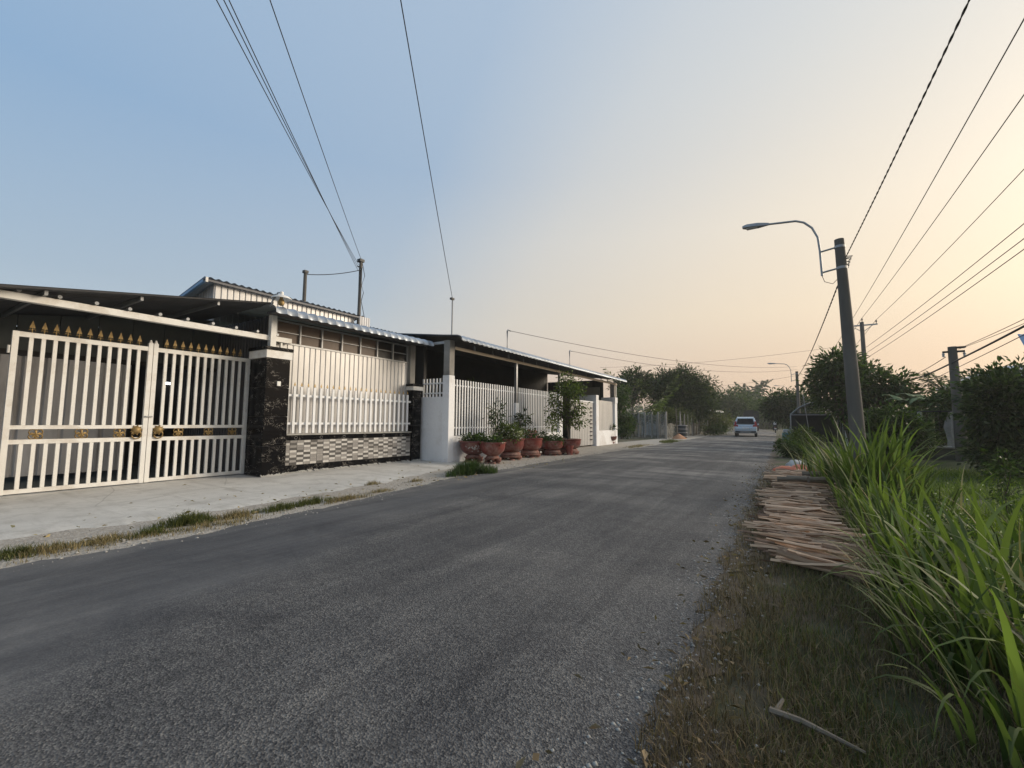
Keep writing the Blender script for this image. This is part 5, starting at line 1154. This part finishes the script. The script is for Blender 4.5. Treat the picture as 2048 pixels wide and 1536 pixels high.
for k, (u, v, Y, r_, n, lb) in enumerate([(1505, 820, 120, 3.5, 70, 'dark tree mass under the sugar palm'), (1540, 830, 110, 3.0, 80, 'hazy tree right of the areca palms'), (1560, 838, 150, 4.0, 60, 'farthest tree where the road bends away'), (1525, 838, 170, 4.5, 60, 'distant tree closing the view over the truck'), (1550, 845, 125, 2.2, 50, 'pale roadside bush at the bend')]):
    tree('distant_tree', lb, 'tree', aty(u, 850, Y)*[1, 1, 0], blobs_px([(u-8, v, r_, n), (u+8, v+2, r_*.9, n), (u, v-8, r_*.8, n), (u, v+10, r_*.9, n)], Y, 2), M['leafgreen' if k % 2 else 'leafdark'], .6, .3, 16, .7, .2, 120+k, group='trees far down the road')
# a belt of far trees that reads as one mass
rngt = np.random.default_rng(130); bl = [(x, 230+30*rngt.random(), 3+3*rngt.random(), 7, 5, 4, 40) for x in np.arange(-330, 330, 9)]
P, D = crown_points(bl, 0, 10, rngt, 1.2); stuff(place('far_wood', leaf_mesh('far_wood', P, D, 1.5*(.6+.8*rngt.random(len(P))), .9*(.6+.8*rngt.random(len(P))), M['leafgreen'], rngt), (0, 0, 0)), 'far belt of trees closing the horizon', 'trees')

# ------------------------------------------------------------------ right background
WY = 21.3
lw_ = thing('low_wall', 'low mossy garden wall with pale capping across the right plot', 'wall', (6, WY, -.3))
MB().box(1.9, 12, WY-.09, WY+.09, -.35, .385).build('wall', M['lowwall'], lw_)
for k in range(7): MB().bev(1.85+k*1.45, 1.85+(k+1)*1.45-.01, WY-.14, WY+.14, .387, .455, .01).build('capping', M['cap'], lw_)
MB().box(2.2, 12, WY-1.15, WY-.85, -.4, -.05).build('footing', M['lowwall'], lw_)
ff = thing('rail_fence', 'thin dark rail fence with mesh standing on the low wall', 'fence', (6, WY, .455))
MB().tube([(2.4, WY, 1.68), (12, WY, 1.66)], .022, 6).build('top_rail', M['blackplast'], ff)
for k in range(7):
    x = 3.1+k*.87; MB().bev(x-.05, x+.05, WY-.05, WY+.05, .456, 1.66, .006).build('post', M['postc'] if k in (0, 2, 3) else M['steelw'], ff)
for k in range(28):
    x = 2.5+k*.33; MB().tube([(x, WY, .456), (x, WY, 1.66)], .004, 4).build('mesh_wire', M['cablegrey'], ff)
tree('spreading_tree', 'dark spreading tree with drooping leaf tiers behind the near lamp pole', 'tree', aty(1705, 890, 28.0)*[1, 1, 0],
     blobs_px([(1668, 728, .5, 30), (1692, 722, .4, 22), (1648, 742, .4, 20), (1640, 768, .45, 26), (1670, 760, .6, 36), (1705, 750, .5, 30), (1738, 750, .5, 26), (1755, 770, .55, 30), (1715, 780, .6, 40), (1655, 792, .5, 30), (1778, 775, .4, 18), (1780, 795, .5, 30), (1800, 765, .3, 10), (1812, 785, .35, 14), (1760, 815, .6, 40), (1735, 835, .6, 40), (1690, 812, .6, 36), (1725, 805, .6, 36)], 28, 1.0), M['leafgreen'], .26, .10, 18, .2, .13, 141)
tree('roadside_tree', 'lower dark tree at the road edge behind the tarpaulin shelter', 'tree', aty(1600, 862, 50.0)*[1, 1, 0], blobs_px([(1560, 808, 1.2, 60), (1580, 812, 1.2, 60), (1605, 808, 1.3, 60), (1550, 820, .9, 45), (1575, 830, 1.1, 50), (1600, 830, 1.2, 50), (1545, 802, .6, 20)], 50, 1.2), M['leafdark'], .3, .13, 20, .32, .16, 142)
tree('fence_shrub', 'broad leafy shrub spilling over the low wall left of the short pole', 'shrub', np.array([3.9, WY-.6, -.1]), blobs_px([(1760, 850, .55, 60), (1790, 845, .5, 46), (1815, 858, .45, 40), (1775, 875, .45, 40), (1828, 878, .35, 26), (1800, 872, .45, 40), (1745, 868, .4, 30)], WY-.5, .3), M['leafgreen'], .15, .075, 18, .16, .06, 143)
tree('hedge_tree', 'large dark leafy tree filling the right picture edge', 'tree', np.array([6.3, 18.3, -.2]), blobs_px([(1968, 800, .38, 30), (1995, 785, .5, 44), (2035, 780, .55, 50), (1970, 838, .42, 34), (2000, 830, .55, 50), (2040, 832, .6, 50), (1985, 875, .45, 36), (2025, 880, .55, 44), (1985, 762, .25, 12), (2015, 758, .3, 14), (2042, 752, .3, 14), (2068, 850, .6, 50), (2075, 790, .6, 50), (2020, 915, .4, 30), (1975, 905, .3, 20), (1958, 770, .2, 8)], 18, .6), M['leafdark'], .17, .075, 22, .15, .12, 144)
tree('back_shrub', 'mid green shrubs behind the rail fence right of the short pole', 'shrub', np.array([6.5, 24, 0]), blobs_px([(1900, 805, .5, 34), (1945, 800, .5, 34), (1925, 800, .5, 30), (1965, 850, .5, 40), (1950, 875, .5, 40), (1880, 812, .35, 18)], 24, .5), M['leafgreen'], .16, .08, 18, .18, .05, 145)
tree('back_hedge', 'dark hedge closing the view behind the rail fence', 'hedge', np.array([5.6, 27.5, 0]), blobs_px([(1835, 845, .6, 40), (1865, 840, .6, 40), (1895, 845, .6, 40), (1925, 845, .6, 40), (1850, 870, .5, 30), (1885, 870, .5, 30), (1915, 870, .5, 30)], 27.2, .4), M['leafdark'], .2, .09, 20, .2, .05, 146)
M['banana'] = pm('banana leaf', (.10, .155, .045), (.07, .115, .03), 3, .5); M['bananapale'] = pm('pale banana leaf', (.17, .22, .07), (.12, .17, .05), 3, .5)
def banana(name, label, base, h, nl, L, seed):
    rng = np.random.default_rng(seed); base = np.array(base, float); t = thing(name, label, 'banana plant', base, 'banana plants behind the fence')
    MB().tube([base+[0, 0, -.05], base+[0.02, 0, h]], [.13, .08], 10).build('stem', M['bananapale'], t, True); top = base+[0, 0, h*.95]
    for k in range(nl):
        a = 2*math.pi*k/nl+rng.random()*.6; dr = .35+.7*rng.random(); G = []; n = 10
        for i in range(n+1):
            s = i/n; c = np.array([math.cos(a)*L*(.75*s), math.sin(a)*L*(.75*s), L*(1.0*s-dr*s*s*.9)]); w = .26*math.sin(math.pi*min(1, .06+s*.98))**.7*(1 if s > .12 else .25)
            sd_ = np.array([-math.sin(a), math.cos(a), 0]); G.append([top+c-sd_*w+[0, 0, -.25*w+.04*math.sin(i*2.1)], top+c-sd_*w*.5+[0, 0, .02], top+c, top+c+sd_*w*.5+[0, 0, .02], top+c+sd_*w+[0, 0, -.25*w+.05*math.sin(i*1.7)]])
        MB().grid(G).build('leaf', M['bananapale'] if k % 3 == 0 else M['banana'], t, True)
c = aty(1862, 850, 25.0); banana('banana_plant', 'banana plant with upright pale leaves behind the fence', (c[0], 25, 0), 2.0, 8, 1.5, 151)
c = aty(1830, 850, 26.5); banana('banana_plant', 'banana plant with drooping leaves left of the upright one', (c[0], 25.6, 0), 1.9, 8, 1.6, 152)
c = aty(1895, 850, 27.5); palm('fan_palm', 'spiky dark palm top behind the short pole', (c[0], 27.5, 0), 2.7, 14, 1.3, M['leafdark'], 153, .1, .6, rise=.9, nl=14, lw=.06)
# right house with blue hip and white roof
rh = thing('right_house', 'pale roofed house with a blue metal gable behind the right edge tree', 'house', (12, 33, 0))
MB().box(9.0, 20, 32, 40, 0, 3.5).build('wall', M['housewall'], rh)
MB().quadbox([(8.3, 31.3, 3.5), (21, 31.3, 3.5), (21, 41, 3.5), (8.3, 41, 3.5), (9.6, 32.6, 4.25), (20, 32.6, 4.25), (20, 40, 4.25), (9.6, 40, 4.25)]).build('roof', M['roofsheet'], rh)
b = MB(); sheet(b, [(34.5, 4.2), (36.5, 6.4)], 11.25, 16, 'x', .25, .02, 'sine'); b.build('blue_gable', M['bluesheet'], rh)
MB().box(9.5, 10.4, 31.9, 31.98, 1.0, 2.2).build('window', M['carglass'], rh)
gz = thing('garden_ornament', 'pale stone garden ornament seen through the rail fence', 'ornament', (5.2, 23.4, 0))
MB().lathe([(.20, 0), (.22, .1), (.12, .2), (.08, .6), (.12, .9), (.17, 1.1), (.12, 1.35), (.06, 1.5), (.08, 1.62), (.02, 1.75)], 14, (5.2, 23.4, 0)).build('body', M['concrete'], gz, True)
# tarpaulin shelter at the road
ts = thing('tarpaulin_shelter', 'arched dark tarpaulin shelter with pipe frame at the right road edge', 'shelter', (1.8, 32, 0))
def arch(y): return [(x, y, 2.45-.75*((x-1.35)/1.35)**2) for x in np.linspace(.05, 2.65, 12)]
for y in (31.0, 32.6, 34.2, 35.8):
    MB().tube(arch(y), .03, 6).build('hoop', M['steelw'], ts)
    for x in (.05, 2.65): MB().tube([(x, y, -.05), (x, y, 1.70)], .03, 6).build('post', M['steelw'], ts)
b = MB(); b.grid([[(p[0], p[1], p[2]+.035-.02*math.sin(k*1.3)) for k, p in enumerate(arch(y))] for y in np.linspace(31.05, 36, 8)]); b.build('cover', M['tarp'], ts, True)
b = MB(); b.grid([[(2.7+.03*math.sin(i), 31+.5*i, z) for z in (0, .8, 1.7)] for i in range(11)]); b.build('side_curtain', M['tarp'], ts)
b = MB(); b.grid([[(.02+.05*math.sin(i*1.1), 31+.5*i, z) for z in (.05, .5, 1.0)] for i in range(11)]); b.build('side_skirt', M['bluetarp'], ts)
MB().box(.1, 2.6, 35.9, 36.0, 0, 1.9).build('back_curtain', M['tarp'], ts)
MB().tube([(.05, 31, 1.72), (2.65, 31, 1.72)], .022, 6).build('tie_bar', M['steelw'], ts)
for a_, b_ in (((1.0, 30.9, 0), (.72, 30.9, 2.9)), ((2.1, 30.9, 2.2), (3.0, 30.6, .8))): MB().tube([a_, b_], .02, 6).build('prop_pole', M['steelw'], ts)
for k in range(3):
    sp2 = MB().quadbox([(2.55+k*.42, 30.5, 0), (2.95+k*.42, 30.45, 0), (2.95+k*.42, 30.48, 0), (2.55+k*.42, 30.53, 0), (2.6+k*.42, 30.7, 2.1-.15*k), (2.97+k*.42, 30.65, 2.2-.25*k), (2.97+k*.42, 30.68, 2.2-.25*k), (2.6+k*.42, 30.73, 2.1-.15*k)]).build('metal_sheet', M['zincgrey'])
    tag(sp2, ('left', 'middle', 'right')[k]+' of three upright grey metal sheets leaning by the lamp pole', 'metal sheet', 'leaning metal sheets')
for k in range(2): tag(MB().bev(-.45, .25, 33.2+.75*k, 33.85+.75*k, 0, .62, .03).build('crate', M['teal']), ('nearer', 'farther')[k]+' teal plastic crate at the road edge before the shelter', 'crate', 'teal crates')
tag(MB().bev(-.40, .20, 33.3, 33.8, .622, .85, .05).build('sack', M['sack']), 'pale sack lying on the nearer teal crate', 'sack')
tree('roadside_bush', 'feathery green bush in front of the tarpaulin shelter', 'shrub', gp(1598, 897)*[1, 1, 0], blobs_px([(1590, 880, .28, 36), (1605, 872, .3, 40), (1620, 880, .28, 36), (1600, 892, .28, 36), (1616, 895, .25, 30), (1582, 895, .22, 24)], 23.5, .3), M['leafyel'], .10, .035, 22, .13, .03, 161)
tree('roadside_bush', 'darker leafy bush at the tarmac edge before the feathery bush', 'shrub', gp(1578, 908)*[1, 1, 0], blobs_px([(1572, 893, .22, 30), (1590, 905, .28, 40), (1605, 910, .25, 30), (1585, 918, .2, 24)], 19, .3), M['leafgreen'], .10, .05, 16, .10, .02, 162)
tree('sapling', 'small feathery sapling standing in the green plot', 'sapling', gp(2012, 1005)*[1, 1, 0]+[0, 0, -.28], [(*(gp(2012, 1005)[:2]), z, .14, .14, .16, 12) for z in (.1, .35, .6)], M['leafgreen'], .09, .02, 12, .07, .012, 163)
tree('verge_bush', 'low dense undergrowth below the low wall on the right', 'shrub', np.array([7.2, 19.4, -.3]), blobs_px([(2000, 925, .4, 50), (2035, 935, .4, 50), (2060, 920, .5, 50)], 17.5, .4), M['leafdark'], .12, .06, 18, .15, .04, 164)
# porch plants
for k, (x, y, lb) in enumerate([(-9.3, 10.9, 'spiky potted plant inside the porch left of the concrete column'), (-9.1, 12.0, 'spiky potted plant inside the porch behind the pickets')]):
    t = thing('porch_plant', lb, 'plant', (x, y, .03)); MB().lathe([(.14, 0), (.2, .3), (.22, .32), (.18, .33), (.02, .3)], 16, (x, y, .03)).build('pot', M['terra'], t, True)
    MB().tube([(x, y, .3), (x, y, 2.2)], [.03, .02], 7).build('stem', M['bark'], t)
    rng = np.random.default_rng(170+k); n = 40; me = blades('leaves', np.tile([[0, 0, 2.15]], (n, 1))+rng.normal(0, .04, (n, 3)), rdir(n, rng), .55*(.6+.5*rng.random(n)), np.full(n, .045), .6*(.4+rng.random(n)), M['leafdark'], rng, 5); place('leaves', me, (x, y, 0.03), t)

# ------------------------------------------------------------------ vehicles
def loft(mb, rings):
    B = len(mb.v); n = len(rings[0])
    for r_ in rings: mb.v += [tuple(p) for p in r_]
    for i in range(len(rings)-1):
        for k in range(n): mb.f.append((B+i*n+k, B+i*n+(k+1) % n, B+(i+1)*n+(k+1) % n, B+(i+1)*n+k))
    mb.f.append(tuple(B+k for k in range(n))); e = B+(len(rings)-1)*n; mb.f.append(tuple(e+k for k in reversed(range(n)))); return mb
def rrect(w, z0, z1, y, r_=.1, n=4):
    pts = []
    for cx, cz, a0 in ((w-r_, z0+r_, -90), (w-r_, z1-r_, 0), (-w+r_, z1-r_, 90), (-w+r_, z0+r_, 180)):
        for k in range(n+1): a = math.radians(a0+90*k/n); pts.append((cx+r_*math.cos(a), y, cz+r_*math.sin(a)))
    return pts
def wheel(parent, x, y, R, w, rim=True):
    wl_ = MB().lathe([(R*.62, -w/2), (R*.93, -w/2), (R, -w*.35), (R, w*.35), (R*.93, w/2), (R*.62, w/2)], 24); wl_.v = [(x+b_, y+a_, R+c_) for a_, c_, b_ in wl_.v]
    o = wl_.build('tyre', M['tyre'], parent, True, local=True)
    rm = MB().lathe([(.02, -w*.42), (R*.3, -w*.45), (R*.62, -w*.4), (R*.62, w*.4), (R*.3, w*.45), (.02, w*.42)], 18); rm.v = [(x+b_, y+a_, R+c_) for a_, c_, b_ in rm.v]
    rm.build('rim', M['rim'], o, True, local=True)
cc = (gp(1466, 874)+gp(1512, 875))/2
car = thing('parked_car', 'silver blue family van driving away down the road', 'car', (cc[0], cc[1]+2.2, rz(cc[1], cc[0])-.005), rotz=math.radians(3)); car.name = 'car'; WLOC[car.name] = np.array(car.location)
body = MB(); loft(body, [rrect(.74, .50, .86, -2.24, .12), rrect(.84, .36, 1.0, -2.16, .14), rrect(.875, .30, 1.08, -1.7, .14), rrect(.88, .28, 1.08, -.4, .12), rrect(.875, .28, 1.04, 1.0, .12), rrect(.85, .30, .95, 1.8, .14), rrect(.70, .38, .78, 2.2, .14)])
loft(body, [rrect(.82, .98, 1.12, -2.12, .05), rrect(.83, .98, 1.36, -2.03, .1), rrect(.72, .98, 1.66, -1.82, .14), rrect(.72, .98, 1.70, -.9, .14), rrect(.71, .98, 1.68, .2, .14), rrect(.80, .98, 1.06, 1.25, .03)])
bo = body.build('body', M['carpaint'], car, True, local=True)
MB().quadbox([(-.70, -2.175, 1.10), (.70, -2.175, 1.10), (.58, -1.955, 1.57), (-.58, -1.955, 1.57), (-.70, -2.03, 1.10), (.70, -2.03, 1.10), (.56, -1.80, 1.56), (-.56, -1.80, 1.56)]).build('rear_window', M['carglass'], car, local=True)
MB().quadbox([(-.66, -1.96, 1.585), (.66, -1.96, 1.585), (.62, -1.62, 1.70), (-.62, -1.62, 1.70), (-.66, -1.95, 1.62), (.66, -1.95, 1.62), (.62, -1.62, 1.735), (-.62, -1.62, 1.735)]).build('spoiler', M['carpaint'], car, local=True)
for s in (-1, 1):
    tlm = MB().quadbox([(s*.54, -2.27, .88), (s*.885, -2.17, .88), (s*.885, -2.0, .88), (s*.54, -2.1, .88), (s*.58, -2.24, 1.03), (s*.885, -2.15, 1.03), (s*.865, -2.0, 1.03), (s*.60, -2.1, 1.03)])
    tlm.quadbox([(s*.70, -2.22, 1.031), (s*.88, -2.13, 1.031), (s*.88, -1.96, 1.031), (s*.70, -2.02, 1.031), (s*.68, -2.12, 1.34), (s*.82, -2.05, 1.34), (s*.80, -1.9, 1.32), (s*.70, -1.95, 1.32)])
    tlm.build('tail_light', M['redlight'], car, local=True)
    MB().quadbox([(s*.845, -1.7, 1.10), (s*.87, -1.7, 1.10), (s*.86, .75, 1.08), (s*.835, .75, 1.08), (s*.70, -1.6, 1.55), (s*.745, -1.6, 1.55), (s*.735, .15, 1.55), (s*.69, .15, 1.55)]).build('side_window', M['carglass'], car, local=True)
    MB().bev(min(s*.90, s*1.04), max(s*.90, s*1.04), .62, .72, 1.02, 1.16, .02).build('mirror', M['carpaint'], car, local=True)
    MB().tube([(s*.62, -1.5, 1.725), (s*.62, -1.45, 1.75), (s*.62, .1, 1.74), (s*.62, .15, 1.70)], .018, 6).build('roof_rail', M['rim'], car, local=True)
    for y in (-1.4, 1.35): wheel(car, s*.77, y, .32, .21)
MB().bev(-.80, .80, -2.265, -2.14, .37, .50, .02).build('rear_bumper', M['blackplast'], car, local=True)
MB().bev(-.42, .42, -2.285, -2.26, .385, .44, .006).build('skid_plate', M['rim'], car, local=True)
MB().bev(-.26, .26, -2.262, -2.235, .69, .82, .006).build('number_plate', M['plate'], car, local=True)
MB().bev(-.5, .5, -2.235, -2.19, .885, .925, .006).build('chrome_strip', M['rim'], car, local=True)
# truck ahead of the car
tc_ = gp(1506, 864); tc_ = np.array([aty(1502, 850, 78.0)[0], 78.0, 0])
trk = thing('truck', 'dark covered truck just ahead of the silver van', 'truck', (tc_[0], tc_[1], rz(tc_[1], tc_[0])), rotz=math.radians(5))
MB().bev(-1.0, 1.0, -2.6, 1.2, .75, 1.5, .03).build('cargo_bed', M['truckbody'], trk, local=True)
cb = MB(); loft(cb, [[(x*1.02, y, z) for x, z in ((-1, 1.45), (1, 1.45), (1, 2.75), (.8, 3.05), (.3, 3.16), (-.3, 3.16), (-.8, 3.05), (-1, 2.75))] for y in (-2.62, -1.2, .2, 1.18)]); cb.build('canvas_cover', M['trucktarp'], trk, local=True)
cbn = MB(); loft(cbn, [rrect(.95, .7, 2.1, 1.3, .15), rrect(.95, .6, 2.15, 2.0, .15), rrect(.93, .6, 1.5, 2.9, .15)]); cbn.build('cab', M['truckbody'], trk, True, local=True)
MB().bev(-.95, .95, -2.70, -2.615, .50, .72, .02).build('rear_bumper', M['blackplast'], trk, local=True)
for s in (-1, 1):
    for y in (-1.7, 2.1): wheel(trk, s*.82, y, .42, .26)
    MB().bev(min(s*.7, s*.9), max(s*.7, s*.9), -2.715, -2.701, .56, .68, .006).build('tail_light', M['redlight'], trk, local=True)
# motorbike and rider
mc = gp(1551, 866); mb_ = thing('motorbike', 'dark motorbike riding away at the right road edge', 'motorbike', (mc[0], mc[1], rz(mc[1], mc[0])), rotz=math.radians(2))
for y in (-.6, .65):
    w_ = MB().lathe([(.2, -.04), (.27, -.05), (.29, 0), (.27, .05), (.2, .04)], 20); w_.v = [(b_, y+a_, .29+c_) for a_, c_, b_ in w_.v]; wo_ = w_.build('wheel', M['tyre'], mb_, True, local=True)
    MB().tube([(-.06, y, .29), (.06, y, .29)], .05, 10).build('hub', M['rim'], wo_, local=True)
fr_ = MB(); loft(fr_, [rrect(.06, .62, .78, -.85, .03), rrect(.13, .45, .80, -.5, .05), rrect(.14, .35, .78, 0, .05), rrect(.10, .40, .70, .3, .04), rrect(.16, .45, .95, .45, .05), rrect(.08, .7, 1.0, .6, .03)]); fr_.build('fairing', M['blackplast'], mb_, True, local=True)
st_ = MB(); loft(st_, [rrect(.10, .78, .85, -.8, .03), rrect(.14, .77, .86, -.4, .03), rrect(.11, .76, .84, .15, .03)]); st_.build('saddle', M['tyre'], mb_, True, local=True)
MB().tube([(-.34, .38, 1.02), (-.1, .45, 1.0), (.1, .45, 1.0), (.34, .38, 1.02)], .015, 6).build('handlebar', M['rim'], mb_, local=True)
for s in (-1, 1):
    MB().tube([(s*.07, .52, .9), (s*.07, .65, .29)], .025, 6).build('fork', M['rim'], mb_, local=True)
    MB().tube([(s*.30, .42, 1.03), (s*.36, .42, 1.18)], .008, 5).build('mirror_stalk', M['blackplast'], mb_, local=True)
MB().tube([(.13, -.75, .38), (.13, -.1, .32)], .045, 8).build('exhaust', M['rim'], mb_, local=True)
MB().bev(-.07, .07, -.88, -.84, .66, .74, .01).build('tail_light', M['redlight'], mb_, local=True)
MB().bev(-.09, .09, -.9, -.885, .5, .62, .004).build('number_plate', M['plate'], mb_, local=True)
def person(name, label, loc, rotz, joints, edges, radii, m):
    t = thing(name, label, 'person', loc, rotz=rotz)
    me = bpy.data.meshes.new('body'); me.from_pydata([tuple(j) for j in joints], edges, []); me.materials.append(m)
    o = bpy.data.objects.new('body', me); COL.objects.link(o); o.parent = t
    md = o.modifiers.new('skin', 'SKIN'); md.use_smooth_shade = True
    for i, r_ in enumerate(radii): me.skin_vertices[0].data[i].radius = (r_, r_)
    me.skin_vertices[0].data[0].use_root = True
    sb = o.modifiers.new('sub', 'SUBSURF'); sb.levels = 1; sb.render_levels = 1
    return t
J = [(0, -.28, .92), (0, -.25, 1.12), (0, -.2, 1.36), (0, -.17, 1.47), (0, -.13, 1.60),
     (-.2, -.18, 1.38), (-.30, .02, 1.18), (-.30, .32, 1.06), (.2, -.18, 1.38), (.30, .02, 1.18), (.30, .32, 1.06),
     (-.13, -.2, .88), (-.22, .15, .78), (-.2, .02, .38), (-.2, .16, .32), (.13, -.2, .88), (.22, .15, .78), (.2, .02, .38), (.2, .16, .32)]
E_ = [(0, 1), (1, 2), (2, 3), (3, 4), (2, 5), (5, 6), (6, 7), (2, 8), (8, 9), (9, 10), (0, 11), (11, 12), (12, 13), (13, 14), (0, 15), (15, 16), (16, 17), (17, 18)]
RD = [.17, .17, .18, .07, .085, .075, .055, .04, .075, .055, .04, .11, .085, .06, .045, .11, .085, .06, .045]
rider = person('person', 'motorbike rider in dark clothes and helmet seen from behind', (mc[0], mc[1], rz(mc[1], mc[0])), math.radians(2), J, E_, RD, M['shirt'])
MB().lathe([(.05, 1.49), (.12, 1.50), (.145, 1.58), (.14, 1.68), (.09, 1.76), (.01, 1.78)], 16, (0, -.13, 0)).build('helmet', M['blackplast'], rider, True, local=True)
bag = thing('backpack', 'white backpack worn by the motorbike rider', 'bag', (mc[0], mc[1]-.46, 1.05+rz(mc[1], mc[0])))
bg = MB(); loft(bg, [[(mc[0]+x, mc[1]-.46+y, 1.03+z+rz(mc[1], mc[0])) for x, y in ((-w, -d), (w, -d), (w*1.05, d), (-w*1.05, d))] for z, w, d in ((0, .13, .06), (.08, .17, .10), (.3, .17, .10), (.40, .12, .07), (.43, .06, .04))]); bg.build('sack', M['bag'], bag, True)
for s in (-1, 1): MB().tube([(mc[0]+s*.1, mc[1]-.38, 1.42+rz(mc[1], mc[0])), (mc[0]+s*.12, mc[1]-.2, 1.54+rz(mc[1], mc[0])), (mc[0]+s*.13, mc[1]-.02, 1.38+rz(mc[1], mc[0]))], .018, 5).build('strap', M['bag'], bag)

# ------------------------------------------------------------------ evening haze in the air
hm = bpy.data.materials.new('evening haze'); hm.use_nodes = True; ht = hm.node_tree; ht.nodes.remove(ht.nodes['Principled BSDF'])
pv_ = ht.nodes.new('ShaderNodeVolumePrincipled'); pv_.inputs['Color'].default_value = (.86, .86, .84, 1); pv_.inputs['Density'].default_value = .0010; pv_.inputs['Anisotropy'].default_value = .3
ht.links.new(pv_.outputs[0], ht.nodes['Material Output'].inputs['Volume'])
stuff(MB().box(-720, 720, -320, 720, -1.5, 16).build('haze', hm, org=(0, 0, 0)))
